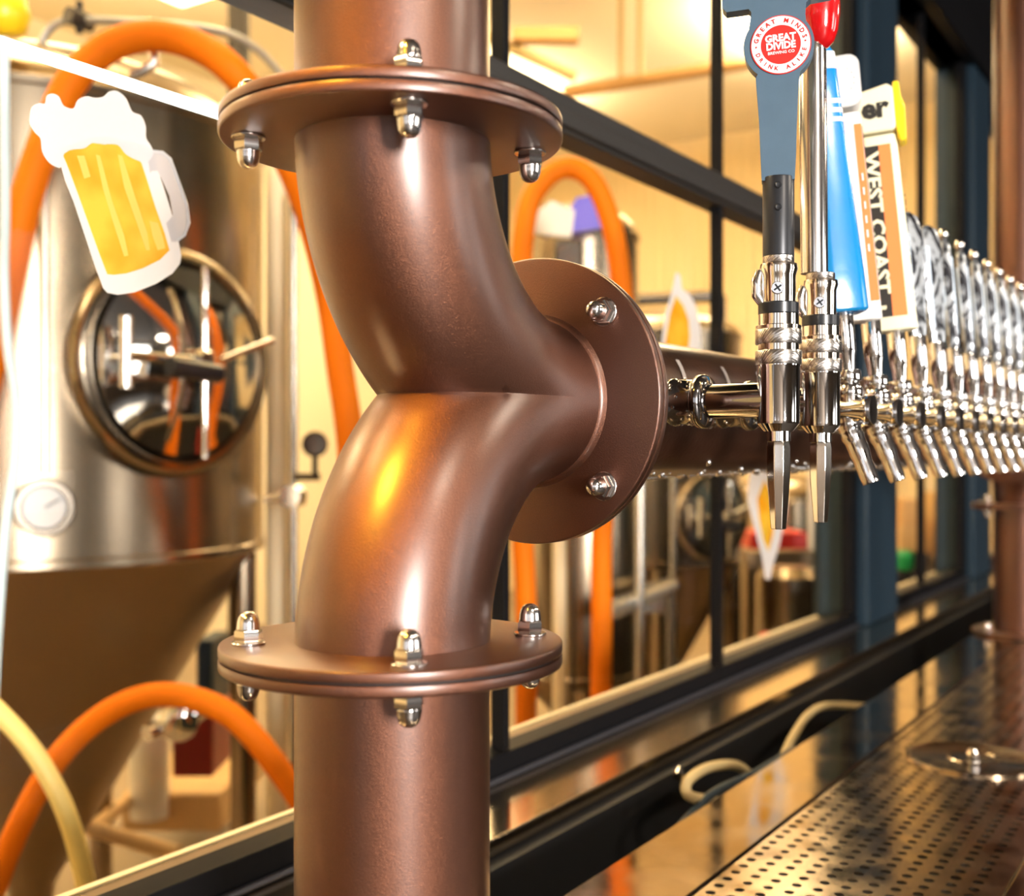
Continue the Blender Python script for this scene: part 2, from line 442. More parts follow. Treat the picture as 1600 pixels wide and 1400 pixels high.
def shank(root, s, p1, big):
    y0 = NP - R1 + .003
    mb = MB(); a = (0, -1, 0)
    if big:
        pr = [(.0, 0), (.0165, 0), (.0168, .020), (.0178, .021), (.0178, .024), (.0168, .025), (.0165, .040), (.0182, .041), (.0200, .043), (.0200, .047), (.0182, .050), (.0125, .051), (.0125, y0 - p1), (0, y0 - p1)]
    else:
        pr = [(.0, 0), (.0165, 0), (.0168, .012), (.0150, .013), (.0150, .024), (.0165, .025), (.0165, .033), (.0115, .034), (.0115, y0 - p1), (0, y0 - p1)]
    mb.lathe(pr, (s, y0, MID), a, 40)
    o = mb.build('shank', 'wet_steel', root, angle=50)
    mb = MB()
    for k in range(90 if big else 0):
        h = random.uniform(.002, .048); th = random.uniform(0, 2 * PI); r = random.uniform(.0007, .0018)
        nrm = Vector((math.cos(th), 0, math.sin(th)))
        mb.lathe([(r, -.0003), (r * .8, r * .55), (0, r)], Vector((s, y0 - h, MID)) + nrm * .0168, nrm, 6)
    if big:
        dd = mb.build('water_drops', 'chrome', root); dd['kind'] = 'stuff'
    # small white number tag above the shank on the beam
    mb = MB(); th = math.radians(143)
    pts = []
    for k in range(5):
        a2 = math.radians(128 + 9 * k)
        for dx in (-.0035, .0035):
            pts.append((s - .028 + dx, NP + math.cos(a2) * (R1 + .0002), MID + math.sin(a2) * (R1 + .0002)))
    fs = [(2 * k, 2 * k + 1, 2 * k + 3, 2 * k + 2) for k in range(4)]
    return o

def lean_mat(p, deg):
    """rotate around the x axis through p, the top leaning towards the window"""
    return Matrix.Translation(p) @ Matrix.Rotation(math.radians(-deg), 4, 'X') @ Matrix.Translation(-Vector(p))

def xf(mb, mtx):
    mb.v = [mtx @ v for v in mb.v]; return mb

CAMP = Vector((0, 0, EYE))
TAPGROUP = 'beer taps along the copper beam'
def nitro(s, label, kind):
    root = thing('nitro_tap', label, 'beer tap', (s, PN, MID), 'long barrel taps at the near end')
    z = EYE; o = Vector((s, PN, z))
    shank(root, s, PN + .0, True)
    mb = MB(); mb.lathe([(0, .0611), (.0152, .0611), (.0152, .0600), (.0149, .0590), (.0149, .0215), (.0147, .0195), (.0100, .0140), (0, .0140)], o, (0, 0, 1), 56); mb.build('barrel', 'chrome', root, angle=30)
    mb = MB(); mb.lathe([(0, .0145), (.0084, .0145), (.0084, .0072), (0, .0072)], o, (0, 0, 1), 40); mb.build('nozzle_neck', 'chrome', root)
    mb = MB(); mb.lathe([(0, .0072), (.0080, .0070), (.0087, .0030), (.0088, -.012), (.0082, -.024), (.0056, -.0550), (.0048, -.0553), (.0046, -.050), (0, -.050)], o, (0, 0, 1), 8)
    nz = mb.build('nozzle', 'chrome_warm', root, bevel=.0012, angle=25)
    for a, b in ((.0611, .0711), (.0756, .086)):
        mb = MB(); mb.lathe([(0, a), (.0158, a), (.0162, a + .0006), (.0162, b - .0006), (.0158, b), (0, b)], o, (0, 0, 1), 56); mb.build('knurled_ring', 'knurl', root)
    mb = MB(); mb.lathe([(0, .0705), (.0143, .0705), (.0143, .0762), (0, .0762)], o, (0, 0, 1), 48)
    mb.lathe([(0, .0855), (.0158, .0855), (.0160, .0885), (.0142, .0892), (.0142, .0965), (0, .0965)], o, (0, 0, 1), 48); mb.build('neck_sleeve', 'chrome_warm', root)
    mb = MB(); mb.lathe([(0, .0965), (.0142, .0965), (.0142, .105), (0, .105)], o, (0, 0, 1), 48); mb.build('black_ring', 'black_plastic', root, bevel=.0008)
    # clevis with its pivot screw
    mb = MB(); mb.lathe([(0, .105), (.0118, .105), (.0120, .112), (.0120, .124), (.0134, .1285), (.0128, .1322), (.010, .1327), (0, .1327)], o, (0, 0, 1), 48)
    cl = mb.build('clevis', 'chrome_warm', root, angle=30)
    tocam = (CAMP - o); tocam.z = 0; tocam.normalize(); rt = Vector((-tocam.y, tocam.x, 0))
    mb = MB(); mb.lathe([(0, -.014), (.0045, -.014), (.0045, .0128), (.0040, .0138), (0, .0138)], o + Vector((0, 0, .114)) - rt * .0005, tocam, 24)
    mb.build('pivot_screw', 'steel_nut', cl)
    mb = MB()
    for ang in (35, 125):
        dv = rt * math.cos(math.radians(ang)) + Vector((0, 0, 1)) * math.sin(math.radians(ang)); pv = tocam.cross(dv)
        c0 = o + Vector((0, 0, .114)) - rt * .0005 + tocam * .0135
        mb.add([c0 - dv * .0030 - pv * .0006, c0 + dv * .0030 - pv * .0006, c0 + dv * .0030 + pv * .0006, c0 - dv * .0030 + pv * .0006,
                c0 - dv * .0030 - pv * .0006 + tocam * .0004, c0 + dv * .0030 - pv * .0006 + tocam * .0004, c0 + dv * .0030 + pv * .0006 + tocam * .0004, c0 - dv * .0030 + pv * .0006 + tocam * .0004],
               [(0, 1, 2, 3), (4, 5, 6, 7), (0, 1, 5, 4), (1, 2, 6, 5), (2, 3, 7, 6), (3, 0, 4, 7)])
    mb.build('screw_slot', 'black_plastic', cl)
    # lever ear on the right of the clevis
    mb = MB(); mb.tube([o + rt * q + Vector((0, 0, h)) + tocam * .002 for q, h in ((-.011, .104), (-.0145, .110), (-.0150, .120), (-.0125, .128))], [.003, .0042, .0042, .003], 12)
    mb.build('lever_ear', 'chrome', root)
    mb = MB(); mb.lathe([(0, .1327), (.0105, .1327), (.0110, .1335), (.0110, .1375), (.0105, .138), (0, .138)], o, (0, 0, 1), 48); mb.build('knurled_ring', 'knurl', root)
    return root, o, tocam, rt

# nearest tap: slate paddle with the round brewery badge
t1, o, tc, rt = nitro(NIT[0], 'nearest long barrel tap with slate paddle handle and round red GREAT DIVIDE badge', 'paddle')
rx = -rt if (-rt).dot(Vector((SP, -CP, 0))) > 0 else rt     # towards the right of the photo
up = Vector((0, 0, 1))
mb = MB(); mb.lathe([(0, .138), (.0110, .138), (.0110, .1925), (.0106, .1934), (0, .1934)], o, (0, 0, 1), 56); hb = mb.build('handle_sleeve', 'black_sleeve', t1)
for hz in (.1705, .186):
    mb = MB(); mb.lathe([(0, 0), (.0024, 0), (.0024, .0010), (.0018, .0014), (0, .0010)], o + up * hz + tc * .0104 - rx * .0000, tc, 24); mb.build('set_screw', 'black_plastic', t1)
SC = .8085 / F
def hp(x, y): return ((x - 1213.5) * SC, (705 - y) * SC)
out = []
for x, y in ((1188, 284), (1186, 240), (1184, 190), (1181, 150), (1179, 124)): out.append(hp(x, y))
cxm, cym, rm = 1214, 75, 53.5
for k in range(0, 15):
    a = math.radians(233 - k * (233 - 148) / 14); out.append(hp(cxm + rm * math.cos(a), cym - rm * math.sin(a)))
out += [hp(x, y) for x, y in ((1172, 24), (1172, 20), (1168, 15), (1134, 17), (1128, 10), (1128, -30), (1140, -60), (1290, -60), (1300, -30), (1300, -4), (1292, 3), (1262, 6), (1255, 12), (1254, 30))]
for k in range(0, 15):
    a = math.radians(40 - k * (40 + 52) / 14); out.append(hp(cxm + rm * math.cos(a), cym - rm * math.sin(a)))
out += [hp(x, y) for x, y in ((1245, 122), (1243, 160), (1241, 210), (1240, 250), (1238, 284))]
zu = rx.cross(up)
mb = MB(); mb.prism(out, o - tc * .006, rx, up, .012 if zu.dot(tc) > 0 else -.012)
pad = mb.build('paddle_handle', 'slate', t1, bevel=.0012, tri=True, angle=30)
bc = o + rx * hp(1217, 75)[0] + up * hp(0, 75)[1] + tc * .0062
def disc(mb, r0, r1, t0, t1, c=bc, n=64):
    mb.lathe([(r0, t0), (r1, t0), (r1, t1), (r0, t1)], c, tc, n, closed=True)
bd = .0208
mb = MB(); disc(mb, .0001, bd, 0, .0006); b1 = mb.build('badge', 'red_print', t1)
mb = MB(); disc(mb, bd * .66, bd * .965, .0006, .0008); w = mb.build('badge_white_ring', 'white_print', b1)
mb = MB()
ez = tc
tilt = math.radians(3)
X1 = rx * math.cos(tilt) + up * math.sin(tilt); Y1 = -rx * math.sin(tilt) + up * math.cos(tilt)
if X1.cross(Y1).dot(tc) < 0: raise RuntimeError('badge frame flipped')
put_text(mb, 'GREAT', .0068, bc + tc * .0009 + Y1 * .0046, X1, Y1, bold=.0003, sx=1.0)
put_text(mb, 'DIVIDE', .0068, bc + tc * .0009 - Y1 * .0010, X1, Y1, bold=.0003, sx=.96)
put_text(mb, 'BREWING CO', .0028, bc + tc * .0009 - Y1 * .0056, X1, Y1, bold=.00005, sx=1.05)
mb.build('badge_lettering', 'white_print', b1)
mb = MB(); rr = bd * .81
for i, ch in enumerate('GREAT MINDS'):
    if ch == ' ': continue
    a = math.radians(165 - i * 15.2)
    pos = bc + tc * .0010 + X1 * rr * math.cos(a) + Y1 * rr * math.sin(a)
    ey = X1 * math.cos(a) + Y1 * math.sin(a); ex = X1 * math.sin(a) - Y1 * math.cos(a)
    put_text(mb, ch, .0044, pos, ex, ey, bold=.00008)
for i, ch in enumerate('DRINK ALIKE'):
    if ch == ' ': continue
    a = math.radians(200 + i * 14.2)
    pos = bc + tc * .0010 + X1 * rr * math.cos(a) + Y1 * rr * math.sin(a)
    ey = -(X1 * math.cos(a) + Y1 * math.sin(a)); ex = -X1 * math.sin(a) + Y1 * math.cos(a)
    put_text(mb, ch, .0040, pos, ex, ey, bold=.00005)
for a in (180, 2):
    a = math.radians(a); mb.lathe([(0, 0), (.0006, 0), (.0006, .0003), (0, .0003)], bc + tc * .0010 + X1 * rr * math.cos(a) + Y1 * rr * math.sin(a), tc, 10)
mb.build('badge_ring_lettering', 'red_print', b1)

# second tap: steel tube handle with a red bulb
t2, o, tc2, rt2 = nitro(NIT[1], 'second long barrel tap with tall steel tube handle topped by a glossy red bulb', 'tube')
S2 = .886 / F
rx2 = -rt2 if (-rt2).dot(Vector((SP, -CP, 0))) > 0 else rt2
base = o + up * .138 - rx2 * .0045
tip = o + up * ((705 - 66) * S2) - rx2 * (12 * S2)
mb = MB(); mb.tube([base, base + (tip - base) * .96, tip], [.0104, .0104, .0085], 48); mb.build('handle_tube', 'tube_steel', t2)
cb = o + up * ((705 - 14) * S2) - rx2 * (1 * S2)
prof = [(0, -.0315), (.006, -.0305), (.0108, -.026), (.0138, -.018), (.0154, -.007), (.0158, .003), (.0150, .011), (.0120, .018), (.0065, .023), (0, .0245)]
mb = MB(); mb.lathe([(r * .98, h) for r, h in prof], cb, (tip - base), 48); mb.build('red_bulb', 'red_gloss', t2, angle=80)

# standard taps
def std_geo(root, s, lean=5.0):
    o = Vector((s, PS, EYE))
    shank(root, s, PS + .010, False)
    mb = MB(); a = (0, -1, 0)     # horizontal body running towards the drinker
    mb.lathe([(0, 0), (.0118, 0), (.0122, .004), (.0122, .026), (.0135, .028), (.0138, .031), (.0125, .034), (.006, .0352), (0, .0354)], (s, PS + .014, MID - .002), a, 40)
    mb.lathe([(0, .000), (.0105, .000), (.0105, .012), (.0085, .020), (0, .020)], (s, PS, MID - .002), (0, 0, 1), 32)
    mb.build('tap_body', 'chrome', root, angle=45)
    mb = MB()
    mb.tube(smooth_path([(s, PS + .002, MID - .006), (s, PS - .000, MID - .018), (s, PS - .007, MID - .034), (s, PS - .018, EYE - .0265)], 6), [.0112] * 3 + [.0104] * 3 + [.0094] * 4 + [.0084] * 4 + [.0074] * 4 + [.0066], 28)
    mb.build('spout', 'chrome', root, angle=50)
    m = lean_mat((s, PS, EYE + .046), lean)
    mb = MB(); mb.lathe([(0, .044), (.0090, .044), (.0108, .047), (.0108, .053), (.0090, .0560), (.0080, .0575), (.0102, .0585), (.0108, .0600), (.0108, .0660), (.0102, .0680), (0, .069)], o, (0, 0, 1), 36)
    xf(mb, m); mb.build('bonnet', 'chrome', root, angle=35)
    mb = MB(); mb.lathe([(0, .068), (.0062, .068), (.0075, .080), (.0086, .0855), (0, .086)], o, (0, 0, 1), 32); xf(mb, m); mb.build('lever', 'chrome', root, angle=40)
    mb = MB(); mb.lathe([(0, .0855), (.0080, .0855), (.0084, .087), (.0088, .117), (.0084, .119), (0, .119)], o, (0, 0, 1), 36); xf(mb, m); mb.build('ferrule', 'chrome', root, angle=40)
    return o, m

GS = 'standard taps along the beam'
def newtap(k, label):
    s = STD[k]
    root = thing('beer_tap', label, 'beer tap', (s, PS, MID), GS)
    return root, *std_geo(root, s)

def loft(sections, org, ex, ey, up_=Vector((0, 0, 1))):
    """sections [(h, half width along ex, half depth along ey)] as rounded rectangles"""
    mb = MB(); vs = []; fs = []; n = None
    for h, a, b in sections:
        rr = rrect(-a, -b, a, b, min(a, b) * .55, 4)
        n = len(rr)
        vs += [org + up_ * h + ex * u + ey * v for u, v in rr]
    for i in range(len(sections) - 1):
        for k in range(n):
            l = (k + 1) % n; fs.append((i * n + k, i * n + l, (i + 1) * n + l, (i + 1) * n + k))
    fs.append(tuple(range(n))); fs.append(tuple((len(sections) - 1) * n + k for k in range(n)))
    return mb.add(vs, fs)

EX = Vector((1, 0, 0)); EYV = Vector((0, 1, 0))
def yaw(d): a = math.radians(d); return Vector((math.cos(a), math.sin(a), 0)), Vector((-math.sin(a), math.cos(a), 0))
# blue bat
r3, o, m = newtap(0, 'tap with bright blue bat shaped handle banded in white, third from the copper elbow')
ex, ey = yaw(-52)
W = [(.117, .0175, .0145), (.119, .0196, .0165), (.150, .0186, .0160), (.22, .0155, .0130), (.30, .0126, .0100), (.340, .0112, .0090), (.347, .0074, .0070), (.350, .0035, .0035)]
mb = loft(W, o, ex, ey); xf(mb, m); mb.build('bat_handle', 'blue_wood', r3, bevel=.001, angle=50)
def band(h0, h1, mname, root, pad=.0004):
    def wa(h):
        for i in range(len(W) - 1):
            if W[i][0] <= h <= W[i + 1][0]:
                t = (h - W[i][0]) / (W[i + 1][0] - W[i][0]); return W[i][1] + (W[i + 1][1] - W[i][1]) * t + pad, W[i][2] + (W[i + 1][2] - W[i][2]) * t + pad
    mb = loft([(h, *wa(h)) for h in (h0, h1)], o, ex, ey); xf(mb, m); mb.build('white_band', mname, root)
band(.326, .341, 'white_lacquer', r3)
for h in (.2795, .2875, .2955): band(h, h + .0038, 'white_lacquer', r3)

# white handle with orange side and a grey block on top
def side_print(root, name, mname, org, ex, ey, m, h0, h1, a0, a1, b0, b1, lift=.0004):
    """print on the slab side facing +ex: a = distance along ex at h0/h1, b0..b1 = limits along ey"""
    mb = MB(); mb.add([org + up * h0 + ex * (a0 + lift) + ey * b0, org + up * h0 + ex * (a0 + lift) + ey * b1, org + up * h1 + ex * (a1 + lift) + ey * b1, org + up * h1 + ex * (a1 + lift) + ey * b0], [(0, 1, 2, 3)])
    xf(mb, m); return mb.build(name, mname, root)
def front_print(root, name, mname, org, ex, ey, m, h0, h1, x0, x1, u0, u1, d0, d1, lift=.0004):
    """print on the slab face looking along -ey: x0..x1 at h0, u0..u1 at h1, d = depth of the face there"""
    mb = MB(); mb.add([org + up * h0 + ex * x0 - ey * (d0 + lift), org + up * h0 + ex * x1 - ey * (d0 + lift), org + up * h1 + ex * u1 - ey * (d1 + lift), org + up * h1 + ex * u0 - ey * (d1 + lift)], [(0, 1, 2, 3)])
    xf(mb, m); return mb.build(name, mname, root)
r4, o, m = newtap(1, 'tap with white and orange slab handle topped by a pale grey rounded block')
ex, ey = yaw(-72)
o = o - ex * .005
mb = loft([(.119, .0145, .0125), (.121, .0150, .0130), (.305, .0120, .0105), (.310, .0110, .0095)], o, ex, ey); xf(mb, m); hd = mb.build('slab_handle', 'white_lacquer', r4, bevel=.001)
side_print(r4, 'orange_print', 'orange', o, ex, ey, m, .135, .298, .0147, .0122, -.0065, .0065)
front_print(r4, 'orange_edge_print', 'orange', o, ex, ey, m, .135, .298, .0060, .0138, .0048, .0113, .0127, .0106)
mb = MB()
put_text(mb, '- - - - - -', .009, o + up * .216 + ex * .0092 - ey * .0124, -up, ex, bold=.0003, sx=2.4)
xf(mb, m); mb.build('white_lettering', 'white_print', r4)
mb = MB(); mb.prism(rrect(-.021, .314, .014, .362, .010), o - ey * .014, ex, up, -.030); xf(mb, m); blk = mb.build('grey_block', 'pale_grey', r4, bevel=.003, tri=True)
mb = MB(); mb.lathe([(0, 0), (.0165, 0), (.0165, .0004), (0, .0004)], o + up * .338 - ey * .0142 - ex * .004, -ey, 40); xf(mb, m); mb.build('round_badge', 'white_print', blk)
mb = MB()
for i, ch in enumerate('-----'):
    a = math.radians(55 - i * 24); pos = o + up * .338 - ey * .0149 - ex * .004 + (ex * math.cos(a) + up * math.sin(a)) * .0130
    put_text(mb, ch, .0052, pos, ex * math.sin(a) - up * math.cos(a), ex * math.cos(a) + up * math.sin(a), bold=.0001)
xf(mb, m); mb.build('badge_lettering', 'black_print', blk)

# cream handle, black and orange print WEST COAST
r5, o, m = newtap(2, 'tap with cream slab handle printed WEST COAST on black and orange, yellow block on top')
ex, ey = yaw(-76)
mb = loft([(.117, .0200, .0120), (.119, .0205, .0125), (.300, .0170, .0110), (.308, .0165, .0105)], o, ex, ey); xf(mb, m); mb.build('slab_handle', 'cream_wood', r5, bevel=.001)
front_print(r5, 'black_print', 'black_print', o, ex, ey, m, .130, .298, -.0185, -.0010, -.0155, -.0005, .0124, .0110)
front_print(r5, 'orange_print', 'orange', o, ex, ey, m, .130, .298, -.0010, .0125, -.0005, .0105, .0124, .0110)
mb = MB(); put_text(mb, 'WEST COAST', .0185, o + up * .222 - ex * .0085 - ey * .0124, -up, ex, bold=.0005, sx=1.22); put_text(mb, 'R', .008, o + up * .139 - ex * .0095 - ey * .0130, -up, ex, bold=.0003)
xf(mb, m); mb.build('white_lettering', 'cream_wood', r5)
mb = MB(); put_text(mb, '- -- - --- -- - -- - ---', .0075, o + up * .215 + ex * .0196 + ey * .0, -up, ey, bold=.0001, sx=1.25); xf(mb, m); mb.build('side_lettering', 'black_print', r5)
mb = MB(); mb.prism([(-.023, .310), (.014, .310), (.017, .313), (.017, .352), (.012, .356), (-.021, .350)], o - ey * .015, ex, up, -.022); xf(mb, m); cbk = mb.build('cream_block', 'cream_wood', r5, bevel=.002, tri=True)
mb = MB(); mb.prism([(.0172, .306), (.020, .298), (.026, .300), (.027, .334), (.024, .342), (.023, .358), (.0172, .358)], o - ey * .012, ex, up, -.024); xf(mb, m); mb.build('yellow_block', 'yellow', r5, bevel=.002, tri=True)
mb = MB(); put_text(mb, 'er', .028, o + up * .333 - ex * .001 - ey * .0154, ex, up, bold=.0012); xf(mb, m); mb.build('block_lettering', 'black_print', cbk)

# swirled paddles on the rest
ORD = ['first', 'second', 'third', 'fourth', 'fifth', 'sixth', 'seventh', 'eighth', 'ninth']
for i, k in enumerate(range(3, 12)):
    root, o, m = newtap(k, 'tap with black and silver swirled handle, %s one beyond the cream handled tap' % ORD[i])
    wide = .85 if i < 2 else .46
    ex, ey = yaw(-50 if i < 2 else 20)
    mb = loft([(.119, .008, .0055), (.130, .0095 * (1 if wide < 1 else 1.2), .0060), (.175, .014 * wide, .0060), (.215, .017 * wide, .0060), (.232, .0165 * wide, .0055), (.243, .012 * wide, .005), (.249, .004 * wide, .003)] , o, ex, ey)
    xf(mb, m); mb.build('swirl_handle', 'marble', root, angle=60)
    if i >= 2:
        mb = MB(); mb.lathe([(0, .246), (.004, .247), (.0062, .253), (.0040, .259), (0, .260)], o, (0, 0, 1), 20); xf(mb, m); mb.build('knob', 'chrome', root, angle=60)
    mb = loft([(.135, .0016, .0066), (.225, .0026, .0068)], o - ex * .004, ex, ey); xf(mb, m); mb.build('silver_stripe', 'stripe', root)

# number tags stuck on the beam above the shanks
for k, s in enumerate(NIT + STD[:6]):
    mb = MB(); pts = []; 
    for j in range(5):
        a2 = math.radians(140 + 7 * j); 
        for dx in (0, .007):
            rr = R1 + .0002
            pts.append((s - .020 - j * .0022 + dx, NP + math.cos(a2) * rr, MID + math.sin(a2) * rr))
    mb.add(pts, [(2 * j, 2 * j + 1, 2 * j + 3, 2 * j + 2) for j in range(4)])
    mb.build('tag_sticker', 'white_print', tower)

# ------------------------------------------------------------------ bar top, drip tray
R0 = DECK
bar = MB(); bar.box((-1.2, .205, 0), (3.9, .535, R0 - .03)); b = bar.build('bar_counter', 'counter_black'); tag(b, 'black bar cabinet carrying the steel drip tray', 'bar counter')
tray = thing('drip_tray', 'long stainless drip tray with perforated grid under the row of taps', 'drip tray', (1.5, .36, R0))
mb = MB(); mb.box((-1.2, .4395, R0 - .028), (3.9, .535, R0)); mb.build('back_rim', 'steel_rim', tray, bevel=.0012)
mb = MB(); mb.box((-1.2, .172, R0 - .028), (3.9, .1985, R0 + .002)); mb.build('front_rim', 'steel_rim', tray, bevel=.004, seg=3)
mb = MB(); mb.box((-1.2, .1985, R0 - .0295), (3.9, .4395, R0 - .024)); mb.build('tray_floor', 'tray_inside', tray)
# perforated plate with real holes
PIT = .0203; rinc = (1.604, .318); RR = .081
def plate(x0, nx, ny, y0):
    mb = MB(); vs = []; fs = []; idx = {}
    zt = R0 - .0015
    def V(x, y, z=zt):
        k = (round(x * 1e5), round(y * 1e5), round(z * 1e5))
        if k not in idx: idx[k] = len(vs); vs.append((x, y, z))
        return idx[k]
    n = 16; r = .0048; h = PIT / 2
    def corner(cx, cy, i):
        # square perimeter point at angle index i of n
        a = 2 * PI * i / n; c, s_ = math.cos(a), math.sin(a); m_ = max(abs(c), abs(s_)); return cx + h * c / m_, cy + h * s_ / m_
    for ix in range(nx):
        for iy in range(ny):
            cx = x0 + (ix + .5) * PIT; cy = y0 - (iy + .5) * PIT
            if math.hypot(cx - rinc[0], cy - rinc[1]) < RR + .008 or math.hypot(cx - FS, cy - NP) < RF:
                fs.append(tuple(V(*corner(cx, cy, i)) for i in range(n))); continue
            for i in range(n):
                j = (i + 1) % n; a, b_ = 2 * PI * i / n, 2 * PI * j / n
                p0 = V(*corner(cx, cy, i)); p1 = V(*corner(cx, cy, j))
                q0 = V(cx + r * math.cos(a), cy + r * math.sin(a)); q1 = V(cx + r * math.cos(b_), cy + r * math.sin(b_))
                fs.append((p0, p1, q1, q0))
                w0 = V(cx + r * math.cos(a), cy + r * math.sin(a), zt - .0018); w1 = V(cx + r * math.cos(b_), cy + r * math.sin(b_), zt - .0018)
                fs.append((q0, q1, w1, w0))
    return mb.add(vs, fs), x0 + nx * PIT, y0 - ny * PIT
mb, xe, ye = plate(.45, 128, 11, .4365)
mb.add([(-1.19, .2, R0 - .0015), (.45, .2, R0 - .0015), (.45, .4365, R0 - .0015), (-1.19, .4365, R0 - .0015)], [(0, 1, 2, 3)])
mb.add([(xe, .2, R0 - .0015), (3.89, .2, R0 - .0015), (3.89, .4365, R0 - .0015), (xe, .4365, R0 - .0015)], [(0, 1, 2, 3)])
mb.add([(.45, .199, R0 - .0015), (xe, .199, R0 - .0015), (xe, ye, R0 - .0015), (.45, ye, R0 - .0015)], [(0, 1, 2, 3)])
pl = mb.build('perforated_grid', 'steel_plate', tray, angle=30)
rin = thing('glass_rinser', 'round steel glass rinser plate set in the perforated drip tray', 'glass rinser', (rinc[0], rinc[1], R0))
mb = MB(); mb.lathe([(0, 0), (.078, 0), (.081, .0008), (.081, -.006), (.085, -.006), (.085, .0015), (.0825, .0022), (.0795, .0022), (.077, .0012), (0, .0012)], (rinc[0], rinc[1], R0), (0, 0, 1), 72); mb.build('rinser_plate', 'steel_plate', rin)
mb = MB(); mb.lathe([(.030, .0012), (.032, .0020), (.034, .0012)], (rinc[0], rinc[1], R0), (0, 0, 1), 48); mb.f = mb.f[:-2]; mb.build('inner_ring', 'steel_rim', rin)
mb = MB(); mb.lathe([(0, 0), (.008, 0), (.008, .006), (.005, .010), (.0, .0115)], (rinc[0], rinc[1], R0 + .003), (0, 0, 1), 32); mb.build('spray_nozzle', 'chrome', rin)

# hoses in the dark slot behind the tray
ZF0, ZF1 = EYE - .416, EYE - .382
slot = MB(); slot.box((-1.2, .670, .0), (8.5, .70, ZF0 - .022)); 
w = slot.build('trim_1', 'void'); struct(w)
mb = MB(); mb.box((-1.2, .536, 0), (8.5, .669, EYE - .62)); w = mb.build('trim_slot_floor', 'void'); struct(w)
def hose(name, pts, r, m, label, cat='hose', group=None, n=16):
    mb = MB(); mb.tube(smooth_path(pts, 8), r, n)
    o = mb.build(name, m); tag(o, label, cat, group); return o
hose('beverage_line', [PP(1225, 1180, .60), PP(1240, 1150, .60), PP(1262, 1118, .61), PP(1290, 1103, .62), PP(1345, 1104, .62), PP(1400, 1112, .60)], .0065, 'hose_tan', 'tan beverage line arching in the dark slot below the blue post', 'hose')
hose('beverage_line', [PP(1180, 1218, .60), PP(1150, 1196, .61), PP(1105, 1200, .62), PP(1074, 1222, .61), PP(1078, 1244, .60), PP(1115, 1252, .585), PP(1150, 1262, .575)], .0068, 'hose_tan', 'tan beverage line looped in the dark slot below the narrow window bar', 'hose')
hose('drain_line', [PP(1055, 1300, .58), PP(1085, 1268, .59), PP(1120, 1236, .58), PP(1180, 1208, .57), PP(1240, 1172, .56)], .0055, 'post_blue', 'dark blue grey line running through the tan loop behind the tray', 'hose')
mb = MB(); mb.lathe([(0, 0), (.007, 0), (.007, .006), (.004, .007), (.004, .014), (0, .014)], PP(1060, 1213, .615), (1, .3, .6), 16); mb.build('clamp_tmp', 'steel_nut'); o = bpy.data.objects['clamp_tmp']; o.name = 'hose_clamp'; tag(o, 'small steel clamp at the left end of the looped tan line', 'clamp')

# ------------------------------------------------------------------ window wall
PWF = .80
def pane(n, x0, x1, z0, z1):
    mb = MB(); mb.add([(x0, .829, z0), (x1, .829, z0), (x1, .829, z1), (x0, .829, z1)], [(0, 1, 2, 3)]); o = mb.build('window_%d' % n, 'glass'); struct(o); return o
ZF0, ZF1 = EYE - .416, EYE - .382
TR0, TR1 = EYE + .4385, EYE + .494
HEAD = EYE + 1.26
posts = [(2.723, 2.992), (3.93, 4.20), (5.3, 5.57), (7.0, 7.27)]
mb = MB(); mb.box((-3.0, .688, ZF0 - .02), (8.5, .86, ZF0)); o = mb.build('windowsill', 'sill', bevel=.002); struct(o)
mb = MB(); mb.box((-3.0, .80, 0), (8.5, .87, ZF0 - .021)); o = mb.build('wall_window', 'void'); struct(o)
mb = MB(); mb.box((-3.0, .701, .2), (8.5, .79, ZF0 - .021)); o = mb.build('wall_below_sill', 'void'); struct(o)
mb = MB(); mb.box((-3.0, .80, HEAD), (8.5, .87, 3.3)); o = mb.build('wall_above_window', 'frame_black'); struct(o)
mb = MB(); mb.box((-3.0, .76, HEAD), (8.5, .90, HEAD + .10)); o = mb.build('trim_head', 'frame_black', bevel=.003); struct(o)
